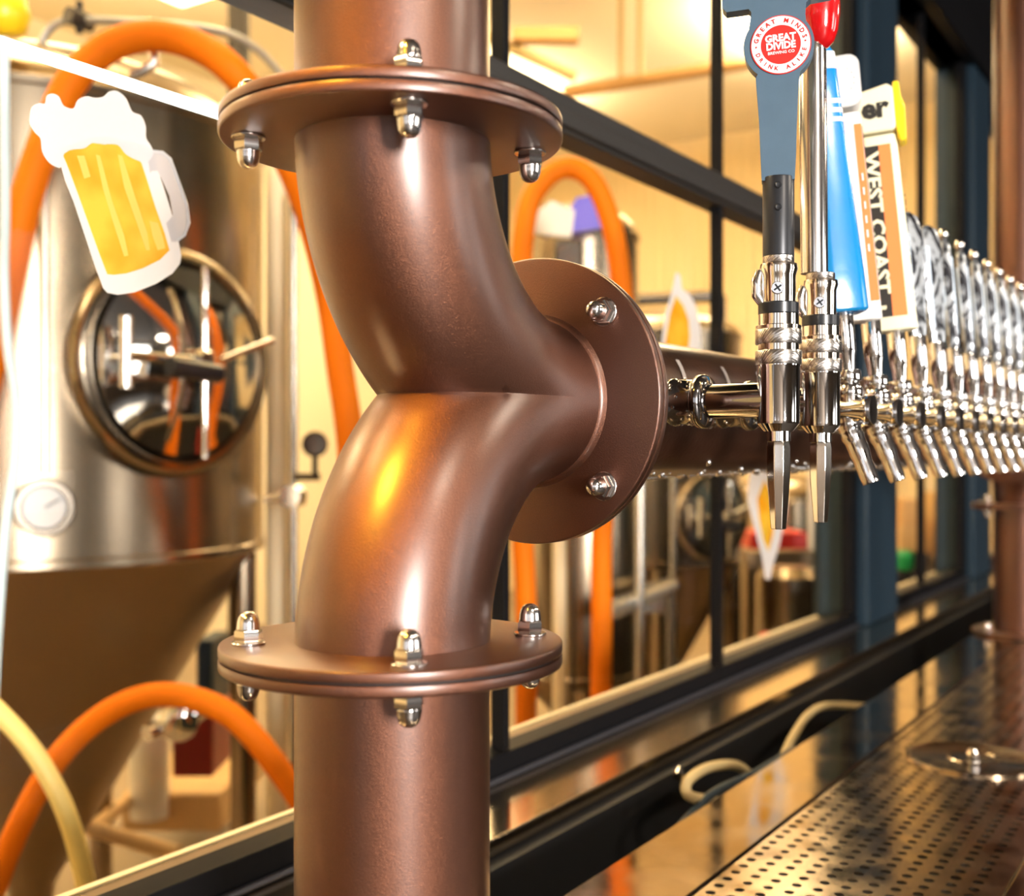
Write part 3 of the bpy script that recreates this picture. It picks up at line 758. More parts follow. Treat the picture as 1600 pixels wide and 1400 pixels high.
# inner ledge on the brewery side
mb = MB(); mb.box((-3.0, .872, EYE - .44), (8.5, .905, EYE - .402)); o = mb.build('trim_ledge', 'ledge', bevel=.003); struct(o)
mb = MB(); mb.box((-3.0, .896, EYE - .4018), (8.5, .905, EYE - .3995)); o = mb.build('trim_ledge_lit_edge', 'wall_cream'); struct(o)  # thin cream strip painting in the lit edge of the ledge
fr = 1
def bar_obj(lo, hi, name, m='frame_black', bevel=.002):
    mb = MB(); mb.box(lo, hi); o = mb.build(name, m, bevel=bevel); struct(o); return o
segs = []
edges = [-3.0] + [v for p in posts for v in p] + [8.5]
tn = 2
for i in range(0, len(edges), 2):
    a, b = edges[i], edges[i + 1]; segs.append((a, b))
    bar_obj((a, .80, ZF0), (b, .838, ZF1), 'trim_%d' % tn); tn += 1
    # rounded lower lip, its highlight painted in by a lighter material
    mb = MB(); zl = ZF0 + .0045
    mb.tube([(a, .797, zl), (b, .797, zl)], .004, 16); o = mb.build('trim_%d' % tn, 'lip'); struct(o); tn += 1
    if i == 0:
        bar_obj((a, .80, TR0), (b, .850, TR1), 'trim_%d' % tn, 'frame_edge', .004); tn += 1
        bar_obj((a, .792, TR0 + .006), (b, .80, TR0 + .030), 'trim_%d' % tn, 'frame_edge', .003); tn += 1
    else:
        bar_obj((a, .80, TR0), (b, .850, TR1), 'trim_%d' % tn, 'frame_edge', .004); tn += 1
    pane(i // 2 + 1, a, b, ZF1, HEAD)
    if i:
        bar_obj((a, .80, ZF1), (a + .04, .827, HEAD), 'trim_%d' % tn, 'frame_black'); tn += 1
    if b < 8.4:
        bar_obj((b - .04, .80, ZF1), (b, .827, HEAD), 'trim_%d' % tn, 'frame_black'); tn += 1
for (a, b) in posts:
    bar_obj((a, .775, ZF0), (b, .90, HEAD + .0), 'trim_post_%d' % tn, 'post_blue', .008); tn += 1
for xm in (1.219, 1.918, 3.395, 4.9, 6.3):
    bar_obj((xm - .0065, .805, ZF1), (xm + .0065, .8265, HEAD), 'trim_%d' % tn, 'frame_black', .0015); tn += 1

# ------------------------------------------------------------------ stickers on the glass
def Q(x, y, p=.8285): return PP(x, y, p)
def sticker_poly(pts, p, mb, th=.0002, hole=None):
    """pts in photo pixels on the plane y = p"""
    w = [Q(x, y, p) for x, y in pts]; poly = [(v.x, v.z) for v in w]
    mb.prism(poly, (0, p, 0), (1, 0, 0), (0, 0, 1), th)
    return mb
def z1(l): return [(x / 3.043, y / 3.043) for x, y in l]
st = thing('mug_sticker', 'large vinyl beer mug sticker with foam on the glass before the near tank', 'sticker', Q(170, 300, .8285), 'beer stickers on the window glass')
foam = smooth2(z1([(140, 560), (150, 510), (185, 490), (212, 492), (222, 455), (250, 445), (280, 460), (300, 500), (330, 515), (352, 512), (370, 475), (410, 458), (450, 465), (490, 460), (520, 435), (560, 435), (600, 470), (628, 530), (670, 550), (692, 600), (694, 655), (715, 690), (730, 730), (700, 770), (660, 765), (600, 735), (560, 690), (500, 685), (440, 680), (400, 705), (340, 712), (305, 728), (292, 790), (270, 795), (230, 770), (200, 720), (192, 660), (165, 630), (142, 590)]), 4)
bodyo = z1([(275, 740), (300, 690), (480, 640), (690, 690), (728, 730), (745, 790), (790, 930), (830, 1060), (862, 1215), (855, 1255), (820, 1300), (740, 1350), (640, 1390), (560, 1402), (510, 1392), (490, 1370), (450, 1260), (400, 1110), (350, 960), (310, 860)])
handle = [(700, 735), (730, 715), (770, 722), (810, 755), (850, 860), (890, 970), (902, 1060), (880, 1120), (840, 1150), (815, 1150), (790, 1060), (806, 1045), (822, 1022), (805, 930), (768, 850), (748, 812), (722, 812), (712, 825)]
mb = MB(); sticker_poly(bodyo, .8284, mb); mb.build('mug_outline', 'sticker_white', st, tri=True)
hs = z1(handle); mb = MB(); sticker_poly(hs, .8283, mb); mb.build('mug_handle', 'sticker_grey', st, tri=True)
mb = MB(); o2 = z1([(720, 712), (775, 718), (815, 752), (853, 857), (893, 968), (905, 1060), (882, 1122), (840, 1153), (838, 1140), (872, 1112), (890, 1058), (880, 975), (840, 865), (803, 765), (768, 733), (722, 726)]); sticker_poly(o2, .8281, mb); mb.build('handle_edge', 'sticker_white', st, tri=True)
mb = MB(); sticker_poly(z1([(298, 735), (330, 715), (400, 700), (440, 680), (500, 688), (545, 672), (590, 700), (625, 738), (660, 762), (672, 775), (700, 860), (740, 990), (780, 1100), (806, 1190), (760, 1235), (680, 1275), (600, 1300), (540, 1307), (510, 1304), (470, 1200), (420, 1060), (370, 920), (325, 800)]), .8281, mb); mb.build('beer_fill', 'beer', st, tri=True)
mb = MB()
for l in ([(455, 735), (475, 740), (530, 950), (590, 1120), (610, 1215), (590, 1220), (545, 1080), (490, 900)], [(560, 735), (580, 740), (640, 930), (700, 1110), (712, 1190), (695, 1190), (650, 1060), (590, 890)], [(710, 1050), (750, 1060), (775, 1130), (785, 1180), (750, 1190), (725, 1120)], [(365, 740), (400, 740), (430, 840), (400, 850)]):
    sticker_poly(z1(l), .8279, mb)
mb.build('beer_highlight', 'beer_light', st, tri=True)
mb = MB(); sticker_poly(foam, .8277, mb); mb.build('foam', 'sticker_white', st, tri=True)
st = thing('glass_sticker', 'pale beer glass sticker on the window just above the beam flange', 'sticker', Q(1065, 500, .8285), 'beer stickers on the window glass')
mb = MB(); sticker_poly([(1056, 425), (1063, 430), (1066, 452), (1078, 460), (1088, 480), (1094, 510), (1096, 560), (1090, 600), (1080, 640), (1030, 640), (1030, 560), (1040, 490), (1050, 455)], .8284, mb); mb.build('glass_outline', 'sticker_white', st, tri=True)
mb = MB(); sticker_poly([(1056, 462), (1068, 478), (1076, 500), (1078, 525), (1073, 560), (1066, 600), (1036, 600), (1040, 530), (1047, 490)], .8281, mb); mb.build('beer_fill', 'beer', st, tri=True)
st = thing('glass_sticker', 'pale beer glass sticker on the window below the beam, behind the long barrel taps', 'sticker', Q(1200, 800, .8285), 'beer stickers on the window glass')
mb = MB(); sticker_poly([(1190, 700), (1215, 730), (1230, 770), (1228, 800), (1218, 850), (1208, 882), (1203, 905), (1196, 905), (1190, 868), (1180, 830), (1168, 780), (1172, 730)], .8284, mb); mb.build('glass_outline', 'sticker_white', st, tri=True)
mb = MB(); sticker_poly([(1194, 750), (1205, 768), (1211, 800), (1208, 835), (1201, 862), (1193, 845), (1186, 810), (1183, 780)], .8281, mb); mb.build('beer_fill', 'beer', st, tri=True)

# ------------------------------------------------------------------ brewery beyond the glass
XW0, XW1, YW0, YW1, ZC = -4.0, 10.0, .90, 7.0, 4.4
def quad(name, m, a, b, c, d):
    mb = MB(); mb.add([a, b, c, d], [(0, 1, 2, 3)]); o = mb.build(name, m); struct(o); return o
def slab(name, m, lo, hi):
    mb = MB(); mb.box(lo, hi); o = mb.build(name, m); struct(o); return o
slab('floor_brewery', 'floor_b', (XW0, .87, -.1), (XW1, YW1, 0))
slab('wall_back', 'wall_cream', (XW0, YW1, 0), (XW1, YW1 + .1, ZC))
slab('wall_end', 'corrugated', (XW1, .87, 0), (XW1 + .1, YW1, ZC))
slab('wall_near_end', 'wall_cream', (XW0 - .1, .87, 0), (XW0, YW1, ZC))
slab('ceiling_brewery', 'ceiling_cream', (XW0, .87, ZC), (XW1, YW1, ZC + .1))
slab('wall_upper', 'wall_cream', (XW0, .871, 3.3), (XW1, .90, ZC))

def tank(cx, cy, r, z_cyl0, z_cyl1, z_apex, label, man=None, gauge=None, dome=.22, legs=True):
    t = thing('fermenter_tank', label, 'brewing tank', (cx, cy, 0), 'conical stainless fermenters')
    mb = MB(); mb.lathe([(r, z_cyl0), (r, z_cyl0 + (z_cyl1 - z_cyl0) * .5), (r, z_cyl1)], (cx, cy, 0), (0, 0, 1), 96); mb.f = mb.f[:-2]
    mb.build('tank_shell', 'tank', t, angle=30)
    mb = MB(); mb.lathe([(r, z_cyl0), (r * .96, z_cyl0 - .03), (.06, z_apex + .02), (.05, z_apex - .05), (0, z_apex - .05)], (cx, cy, 0), (0, 0, 1), 96); mb.build('cone', 'tank_cone', t, angle=30)
    pr = [(r * math.cos(a), z_cyl1 + dome * math.sin(a)) for a in [math.radians(q) for q in range(0, 91, 9)]]
    mb = MB(); mb.lathe(pr, (cx, cy, 0), (0, 0, 1), 96); mb.build('dome', 'tank', t, angle=60)
    for z in (z_cyl0, z_cyl1):
        mb = MB(); mb.lathe([(r, z - .012), (r + .006, z - .008), (r + .006, z + .008), (r, z + .012)], (cx, cy, 0), (0, 0, 1), 96); mb.f = mb.f[:-2]; mb.build('seam_band', 'tank', t)
    if legs:
        for k in range(4):
            a = math.radians(35 + 90 * k); x, y = cx + math.cos(a) * r * .93, cy + math.sin(a) * r * .93
            mb = MB(); mb.tube([(x, y, 0), (x, y, z_cyl0 - .02)], .034, 20); mb.lathe([(0, 0), (.07, 0), (.07, .015), (0, .015)], (x, y, 0), (0, 0, 1), 24); mb.build('leg', 'tank', t)
    if man:
        ang, zc, rm_ = man
        d = Vector((math.cos(ang), math.sin(ang), 0)); c = Vector((cx, cy, zc)) + d * (r - .035); sd = Vector((-d.y, d.x, 0))
        mb = MB(); mb.lathe([(rm_ * 1.03, -.03), (rm_ * 1.13, .035), (rm_ * 1.15, .055), (rm_ * 1.09, .075), (rm_ * 1.0, .078), (rm_ * .96, .06), (rm_ * .96, -.03)], c, d, 72, closed=True); hn = mb.build('manway_collar', 'collar', t, angle=60)
        mb = MB(); mb.lathe([(rm_ * .95, .05), (rm_ * .93, .078), (rm_ * .80, .086), (rm_ * .6, .100), (rm_ * .35, .112), (0, .118)], c, d, 64); mb.build('manway_door', 'chrome', t, angle=60)
        mb = MB(); mb.tube([c + d * .15 + sd * (-rm_ * .85), c + d * .15], .009, 12)
        mb.tube([c + d * .15 + sd * (-rm_ * .85) + Vector((0, 0, .08)), c + d * .15 + sd * (-rm_ * .85) - Vector((0, 0, .07))], .014, 12)
        mb.tube([c + d * .16 + Vector((0, 0, -rm_ * .95)), c + d * .16 + Vector((0, 0, rm_ * .9))], .008, 12)
        mb.tube([c + d * .10 + sd * rm_ * .3, c + d * .16 + sd * rm_ * .85 + Vector((0, 0, .06))], .008, 12)
        mb.lathe([(0, 0), (.028, 0), (.028, .05), (.018, .06), (0, .06)], c + d * .11, d, 24); mb.build('door_clamp', 'chrome', t)
        mb = MB(); mb.tube([c + d * .17 + sd * .03 + Vector((0, 0, -.03)), c + d * .17 - sd * .10 + Vector((0, 0, -.02))], .022, 16); mb.build('black_knob', 'black_plastic', t)
    if gauge:
        ang, zc, rg = gauge
        d = Vector((math.cos(ang), math.sin(ang), 0)); c = Vector((cx, cy, zc)) + d * r
        mb = MB(); mb.tube([c - d * .02, c + d * .06], .02, 16); mb.build('gauge_stem', 'pipe_grey', t)
        mb = MB(); mb.lathe([(0, .05), (rg, .05), (rg, .09), (rg * .92, .100), (rg * .76, .100), (rg * .70, .088), (0, .088)], c, d, 48); g = mb.build('gauge_case', 'tank_dark', t)
        mb = MB(); mb.lathe([(0, .0885), (rg * .70, .0885), (rg * .70, .0895), (0, .0895)], c, d, 40); mb.build('gauge_face', 'gauge_face', t)
        mb = MB(); sd = Vector((-d.y, d.x, 0)); mb.tube([c + d * .091, c + d * .091 + sd * rg * .5 + Vector((0, 0, rg * .3))], .0018, 8); mb.build('gauge_needle', 'black_plastic', t)
    return t
# near tank: axis at photo column 50, depth 3.0
A = PZ(50, 705, 3.0); dirc = math.atan2(-A.y, -A.x)
near = tank(A.x, A.y, .592, EYE - .247, EYE + .80, .30, 'large near stainless fermenter with round manway door, behind the mug sticker', (dirc + math.radians(30), EYE + .205, .232), (dirc - math.radians(-2), EYE - .118, .062), dome=.20)
Bt = PZ(1010, 705, 4.9); dirb = math.atan2(-Bt.y, -Bt.x)
tank(Bt.x, Bt.y, .40, EYE - .45, EYE + .48, .35, 'middle fermenter seen through the window behind the copper flange', (dirb + math.radians(38), EYE - .26, .16), None, dome=.12)
Ct = PZ(905, 705, 3.9); dirt = math.atan2(-Ct.y, -Ct.x)
slim = tank(Ct.x, Ct.y, .20, EYE - .75, EYE + .72, .5, 'slim stainless tank right behind the middle of the window, with blue sheet on its dome', None, None, dome=.12)
Dt = PZ(1225, 705, 6.6); tank(Dt.x, Dt.y, .30, EYE - .62, EYE - .28, .45, 'small low stainless vessel seen below the beam behind the second sticker', None, None, dome=.15)

def zpath(l, Z): return [PZ(x, y, Z if not isinstance(Z, (list, tuple)) else Z[i]) for i, (x, y) in enumerate(l)]
HG = 'orange brewing hoses'
hose('brewing_hose', zpath([(-60, 760), (-15, 560), (12, 440), (38, 320), (72, 215), (112, 128), (170, 74), (240, 56), (312, 74), (372, 120), (425, 200), (478, 320), (512, 450), (532, 580), (548, 700), (560, 900), (565, 1100)], [2.2] * 10 + [2.3, 2.4, 2.5, 2.5, 2.5, 2.6, 2.6]), .030, 'hose_orange', 'big orange hose arching over the near tank beside the mug sticker', 'hose', HG, 24)
hose('brewing_hose', zpath([(-60, 1520), (-10, 1390), (30, 1290), (90, 1185), (170, 1112), (255, 1085), (345, 1108), (405, 1162), (470, 1252), (520, 1340)], 2.1), .0225, 'hose_orange', 'orange hose arching low beneath the cone of the near tank', 'hose', HG, 24)
hose('brewing_hose', zpath([(-60, 1060), (0, 1115), (50, 1172), (95, 1250), (122, 1330), (138, 1420), (142, 1600), (142, 1900), (142, 2165)], 1.75), .0150, 'hose_yellow', 'pale yellow hose crossing in front of the low orange hose', 'hose', None, 24)
hose('brewing_hose', zpath([(822, 1585), (822, 1200), (822, 950), (815, 800), (812, 500), (822, 340), (850, 282), (888, 262), (925, 282), (952, 340), (968, 420), (972, 520), (950, 700), (940, 850), (940, 1000), (938, 1200), (938, 1585)], [2.9] * 17), .027, 'hose_orange', 'orange hose looped high behind the right window pane and hanging straight down', 'hose', HG, 20)
hose('overhead_pipe', zpath([(20, 90), (55, 78), (78, 45), (110, 32), (200, 34), (300, 42), (370, 58), (420, 95), (450, 150), (455, 300)], 2.6), .0095, 'overhead_grey', 'thin grey steel pipe bending over the near tank dome', 'pipe')
mb = MB(); c = PZ(124, 30, 2.6); mb.lathe([(0, -.03), (.02, -.03), (.02, .03), (0, .03)], c, (1, 0, 0), 20); mb.lathe([(0, -.035), (.009, -.03), (.009, .04), (0, .04)], c, (0, 0, 1), 16); v = mb.build('pipe_valve', 'dark_column'); tag(v, 'dark valve on the thin overhead pipe', 'valve')
mb = MB(); mb.tube(zpath([(242, 60), (240, 100), (222, 112), (205, 118)], 2.25), .011, 14); v = mb.build('hose_hook', 'pipe_grey'); tag(v, 'pale hook holding the top of the big orange hose', 'hook')
def vpipe(x, w, Z, y0, y1, m, name, label, cat='pipe', group=None):
    mb = MB(); r = w / 2 * Z / F; mb.tube([PZ(x, y0, Z), PZ(x, y1, Z)], r, 24); o = mb.build(name, m); return tag(o, label, cat, group)
def floory(Z): return 705 + F * EYE / Z
vpipe(434, 36, 3.3, 255, floory(3.3), 'pipe_cream', 'standpipe', 'cream upright pipe between the near tank and the copper post')
vpipe(459, 12, 3.15, 290, floory(3.15), 'pipe_grey', 'standpipe', 'thin steel upright pipe right beside the cream pipe')
vpipe(373, 34, 4.6, -420, floory(4.6), 'dark_column', 'steel_column', 'dark steel column behind the near tank dome', 'column')
vpipe(874, 22, 3.4, 760, floory(3.4), 'pipe_cream', 'standpipe', 'short pale upright pipe between the two hanging orange hoses')
vpipe(905, 18, 5.6, 700, floory(5.6), 'pipe_grey', 'standpipe', 'grey upright pipe behind the hanging orange hoses')
vpipe(1000, 14, 3.5, 640, floory(3.5), 'pipe_grey', 'standpipe', 'bright steel upright pipe in front of the middle fermenter')
mb = MB(); c = PZ(492, 694, 3.0); dd = (CAMP - c); dd.z = 0; dd.normalize()
mb.lathe([(0, 0), (.034, 0), (.034, .02), (.028, .024), (0, .022)], c, dd, 32); mb.tube([c + dd * .01, c + dd * .01 - Vector((0, 0, .09))], .008, 10); mb.tube([PZ(459, 745, 3.0), PZ(500, 745, 3.0)], .010, 12); g = mb.build('pressure_gauge', 'tank_dark'); tag(g, 'small dark round pressure gauge beside the left outline of the copper elbow', 'gauge')
mb = MB(); c = PZ(458, 775, 3.05); mb.lathe([(0, -.02), (.03, -.02), (.03, .02), (0, .02)], c, (1, .3, 0), 20); mb.tube([c, c + Vector((.07, .03, -.02))], .009, 10); mb.tube([PZ(415, 782, 3.05), PZ(470, 770, 3.05)], .012, 12); v = mb.build('pipe_valve', 'chrome'); tag(v, 'bright valve on the thin upright pipe below the gauge', 'valve')
# pipe clipped to the near tank and a pale hose at the left edge
v = vpipe(70, 15, 2.36, 205, 742, 'pipe_grey', 'side_pipe', None, None); v.parent = near; v.data.transform(Matrix.Translation(-near.location))
hose('water_hose', zpath([(6, 60), (7, 200), (8, 330), (6, 430), (12, 540), (24, 620), (23, 715), (10, 810), (2, 900), (-10, 1100), (-20, 1500)], 1.9), .0085, 'hose_blue', 'pale blue hose hanging at the far left in front of the near tank', 'hose')
mb = MB(); c = PZ(8, 22, 2.4); mb.lathe([(0, -.05), (.04, -.04), (.052, 0), (.04, .04), (0, .05)], c, (0, 0, 1), 32); mb.tube([c, c + Vector((0, 0, .5))], .008, 10); mb.tube([c + Vector((0, 0, .5)), Vector((c.x, c.y, ZC))], .008, 10); v = mb.build('hanging_float', 'yellow', angle=60); tag(v, 'round yellow float hanging in the upper left corner', 'float')
# smaller clutter seen through the right panes
vpipe(1052, 9, 4.2, 700, floory(4.2), 'pipe_grey', 'standpipe', 'thin bright upright pipe just left of the steel window bar')
vpipe(895, 8, 3.2, 740, floory(3.2), 'tank_dark', 'standpipe', 'thin dark upright pipe between the two hanging orange hoses')
vpipe(1270, 14, 6.0, 730, floory(6.0), 'white_plastic', 'standpipe', 'white upright pipe right of the lower glass sticker')
vpipe(1180, 9, 6.2, 745, floory(6.2), 'wood', 'standpipe', 'tan upright pipe left of the lower glass sticker')
mb = MB(); a = PZ(945, 958, 3.3); b_ = PZ(1048, 915, 3.9); mb.tube([a, b_], .028, 16); mb.tube([a, Vector((a.x, a.y, 0))], .015, 10); mb.tube([b_, Vector((b_.x, b_.y, 0))], .015, 10); v = mb.build('bright_rail', 'pipe_grey'); tag(v, 'bright slanting steel rail low behind the right window pane', 'rail')
mb = MB(); a = PZ(975, 470, 5.6); b_ = PZ(1128, 462, 5.6); mb.tube([a, b_], .03, 14); mb.tube([b_, Vector((b_.x, b_.y, 0))], .02, 10); mb.tube([a, Vector((a.x, a.y, 0))], .02, 10); v = mb.build('pipe_bridge', 'tank_dark'); tag(v, 'dark pipe bridge above the middle fermenter behind the upper glass sticker', 'pipe')
mb = MB(); c = PZ(1232, 905, 5.0); c.z = 0; h = PZ(0, 885, 5.0).z; mb.lathe([(0, 0), (.13, 0), (.14, .02), (.14, h * .5), (.145, h * .5 + .01), (.14, h * .5 + .02), (.14, h - .04), (.10, h), (0, h)], c, (0, 0, 1), 40); v = mb.build('steel_keg', 'tank'); tag(v, 'tall steel keg standing below the red bin', 'keg')
mb = MB(); c = PZ(1197, 1000, 2.9); mb.lathe([(0, 0), (.022, 0), (.022, .02), (0, .02)], c, (-CP, -SP, 0), 24); mb.tube([c, Vector((c.x, c.y, 0))], .012, 10); mb.build('pipe_valve', 'red_print'); v = bpy.data.objects[[o.name for o in C.objects if o.name.startswith('pipe_valve')][-1]]; tag(v, 'small red topped valve on a stub pipe low in the right pane', 'valve')
# under the near tank
def bx(name, m, x0, y0, x1, y1, Z, dep, label, cat, group=None, bevel=.01):
    """box facing the window: photo corners give its size and place at depth Z"""
    a = PZ(x0, y0, Z); b = PZ(x1, y1, Z); w = (PZ(x1, y0, Z) - a).length; h = a.z - b.z
    ex = Vector((SP, -CP, 0)); dy = Vector((CP, SP, 0)); mb = MB()
    mb.prism([(0, 0), (w, 0), (w, -h), (0, -h)], a, ex, Vector((0, 0, 1)), 1.0) if False else None
    o0 = a; vs = [o0, o0 + ex * w, o0 + ex * w - Vector((0, 0, h)), o0 - Vector((0, 0, h))]
    vs += [v + dy * dep for v in vs]
    mb.add(vs, [(0, 1, 2, 3), (4, 7, 6, 5), (0, 4, 5, 1), (1, 5, 6, 2), (2, 6, 7, 3), (3, 7, 4, 0)])
    mb_ = mb; o = mb.build(name, m, bevel=bevel); return tag(o, label, cat, group)
bx('plastic_crate', 'red_box', 268, 1110, 332, 1215, 3.6, .25, 'dark red plastic crate below the cone of the near tank', 'crate')
bx('storage_crate', 'post_blue', 306, 1000, 332, 1108, 3.62, .2, 'dark blue crate standing on the dark red one', 'crate')
vpipe(234, 60, 3.9, 1120, 1275, 'white_plastic', 'plastic_drum', 'white plastic drum left of the dark red crate', 'drum')
bx('floor_pallet', 'wood', 190, 1240, 345, 1300, 3.9, .8, 'timber pallet under the white drum and the crates', 'pallet')
mb = MB(); mb.tube([PZ(145, 1295, 3.2), PZ(280, 1335, 3.0)], .022, 12); mb.tube([PZ(145, 1295, 3.2), PZ(200, 1250, 3.9)], .022, 12); o = mb.build('cart_frame', 'wood'); tag(o, 'tan angled frame lying on the floor below the near tank', 'frame')
mb = MB(); c = PZ(283, 1120, 2.7); mb.lathe([(0, 0), (.045, 0), (.045, .06), (.03, .07), (0, .07)], c, dd, 24); mb.tube([c + Vector((-.1, 0, -.02)), c + Vector((.06, 0, 0))], .02, 12); mb.tube([c + Vector((-.045, 0, 0)), c + Vector((-.05, 0, .07))], .011, 10); v = mb.build('drain_valve', 'chrome'); tag(v, 'chrome butterfly valve just under the low orange hose', 'valve')
# odds and ends on the middle tank
mb = MB(); mb.prism([(0, 0), (.20, .03), (.19, .14), (.10, .12), (.06, .05), (0, .06)], PZ(850, 372, 3.6), Vector((SP, -CP, 0)), up, .03); mb.build('plastic_cover', 'blue_cloth', slim)
mb = MB(); mb.prism([(0, 0), (.11, -.01), (.12, .07), (.05, .10), (0, .06)], PZ(835, 368, 3.45), Vector((SP, -CP, 0)), up, .03); mb.build('paper_tag', 'white_plastic', slim)
o = bx('control_panel', 'tank_dark', 866, 372, 912, 440, 3.5, .1, None, None); o.parent = slim; o.data.transform(Matrix.Translation(-slim.location))
# right hand windows
BG = 'things stored at the far end of the brewery'
bx('work_table', 'pipe_grey', 985, 925, 1045, 960, 3.9, .3, 'steel work cabinet below the middle fermenter', 'cabinet')
bx('bin_cabinet', 'tank_cone', 1165, 860, 1272, floory(5.5), 5.5, .6, 'low steel cabinet carrying the red bin', 'cabinet')
bx('red_bin', 'red_print', 1172, 832, 1262, 859, 5.6, .3, 'low red bin seen below the beam behind the glass sticker', 'bin')
bx('storage_crate', 'tank_dark', 1404, 863.5, 1450, floory(8.15), 8.15, .6, 'tall dark crate under the left cardboard boxes in the far window', 'crate')
bx('storage_crate', 'tank_cone', 1456, 869.5, 1508, floory(8.35), 8.35, .6, 'tall tan crate under the right cardboard boxes in the far window', 'crate')
bx('cardboard_box', 'card', 1410, 780, 1440, 822, 8.2, .4, 'upper cardboard box seen left of the thin bar in the far window', 'box', 'cardboard boxes stacked in the far window', .006)
bx('cardboard_box', 'wood', 1408, 822, 1444, 862, 8.2, .4, 'lower timber coloured box seen left of the thin bar in the far window', 'box', 'cardboard boxes stacked in the far window', .006)
bx('cardboard_box', 'wood', 1462, 770, 1500, 815, 8.4, .4, 'upper timber coloured box right of the thin bar in the far window', 'box', 'cardboard boxes stacked in the far window', .006)
bx('cardboard_box', 'card', 1462, 815, 1502, 868, 8.4, .4, 'lower cardboard box right of the thin bar in the far window', 'box', 'cardboard boxes stacked in the far window', .006)
mb = MB(); c = PZ(1413, 905, 5.6); mb.lathe([(0, -.82), (.05, -.82), (.055, -.05), (.045, .03), (.02, .05), (0, .05)], c + Vector((0, 0, .0)), (0, 0, 1), 28); bt = mb.build('dark_bottle', 'black_plastic'); tag(bt, 'tall dark cylinder with green cap at the left edge of the far window', 'cylinder')
mb = MB(); mb.lathe([(0, .05), (.045, .05), (.045, .12), (.03, .14), (0, .14)], c, (0, 0, 1), 28); g = mb.build('green_cap', 'green', bt)
bx('steel_column', 'post_blue', 1288, -500, 1320, floory(3.7), 3.9, .15, 'blue column standing inside the brewery left of the blue window post', 'column')
# conduits on the upper wall
mb = MB(); mb.tube([PZ(700, 30, 6.5), PZ(900, 120, 6.5)], .035, 12); o = mb.build('ceiling_conduit', 'hose_tan'); tag(o, 'tan conduit slanting under the brewery ceiling', 'conduit')
mb = MB(); mb.tube([PZ(880, 145, 7.5), PZ(1250, 85, 7.5)], .045, 12); o = mb.build('ceiling_conduit', 'card'); tag(o, 'long tan pipe crossing above the steel transom', 'conduit')
for i, x in enumerate((970, 1000)):
    mb = MB(); mb.tube([PZ(x, 120, 7.4), PZ(x, -240, 7.4)], .02, 10); o = mb.build('hanger_rod', 'hose_tan'); tag(o, ('left' if i == 0 else 'right') + ' hanger rod holding the long tan pipe', 'rod')
bx('ceiling_beam', 'card', 800, 40, 905, 62, 6.4, .1, 'short tan beam under the brewery ceiling left of the hanger rods', 'beam')

# LED tube along the window, inside the brewery
za, xa = None, None
la = PP(-160, 0, .98); lb = PP(600, 0, .98)
zl = EYE + .3245 * .98 / CP
led = thing('tube_light', 'bright white LED tube running along the window above the mug sticker', 'light', (la.x, .98, zl))
mb = MB(); mb.tube([(la.x, .98, zl), (lb.x, .98, zl)], .0056, 16); mb.build('tube', 'led', led)
mb = MB()
for x in (la.x, lb.x): mb.lathe([(0, -.01), (.011, -.01), (.011, .03), (0, .03)], (x, .98, zl), (1, 0, 0), 16); mb.tube([(x, .98, zl), (x, .98, ZC)], .003, 8)
mb.build('hanger', 'pipe_grey', led)

# ------------------------------------------------------------------ taproom behind the camera
TX0, TX1, TY0, TZ = -5.4, 8.5, -6.0, 3.3
slab('floor', 'floor_t', (TX0, TY0, -.1), (TX1, .87, 0))
slab('ceiling', 'ceiling_t', (TX0, TY0, TZ), (TX1, .87, TZ + .1))
slab('wall_far_end', 'wall_dark', (TX1, TY0, 0), (TX1 + .1, .87, TZ))
# wall at the near end and rear wall with tall daylight windows
def wall_with_windows(name, m, axis, c, a0, a1, wins, z0=1.0, z1=3.1):
    edges = [a0] + [v for w in wins for v in w] + [a1]; mb = MB()
    def B(u0, u1, q0, q1):
        if axis == 'y': mb.box((u0, c - .1, q0), (u1, c, q1))
        else: mb.box((c - .1, u0, q0), (c, u1, q1))
    for i in range(0, len(edges), 2): B(edges[i], edges[i + 1], 0, TZ)
    for w in wins: B(w[0], w[1], 0, z0); B(w[0], w[1], z1, TZ)
    o = mb.build(name, m); struct(o)
wall_with_windows('wall_rear', 'wall_t', 'y', TY0, TX0, TX1, [(-4.5, -3.0), (1.8, 3.0), (4.6, 5.6)])
wall_with_windows('wall_side', 'wall_t', 'x', TX0, TY0, .87, [(-4.8, -3.6), (-2.6, -1.4), (-.6, .3)])

def area(name, loc, size, energy, col, target, sy=None):
    l = bpy.data.lights.new(name, 'AREA'); l.energy = energy; l.color = col; l.size = size
    if sy: l.shape = 'RECTANGLE'; l.size_y = sy
    o = bpy.data.objects.new(name, l); C.objects.link(o); o.location = loc
    o.rotation_euler = (Vector(target) - Vector(loc)).to_track_quat('-Z', 'Y').to_euler(); return o
def daylight(name, x0, x1, axis, c, e):
    m_ = (x0 + x1) / 2
    if axis == 'y': area(name, (m_, c - .12, 2.05), x1 - x0, e, (1, .94, .88), (m_, 0, 2.05), 2.1)
    else: area(name, (c - .12, m_, 2.05), x1 - x0, e, (1, .94, .88), (5, m_, 2.05), 2.1)
for w, e in (((-4.5, -3.0), 1450), ((1.8, 3.0), 70), ((4.6, 5.6), 60)): daylight('window_daylight', *w, 'y', TY0, e)
for w in ((-4.8, -3.6), (-2.6, -1.4), (-.6, .3)): daylight('window_daylight', *w, 'x', TX0, 6)
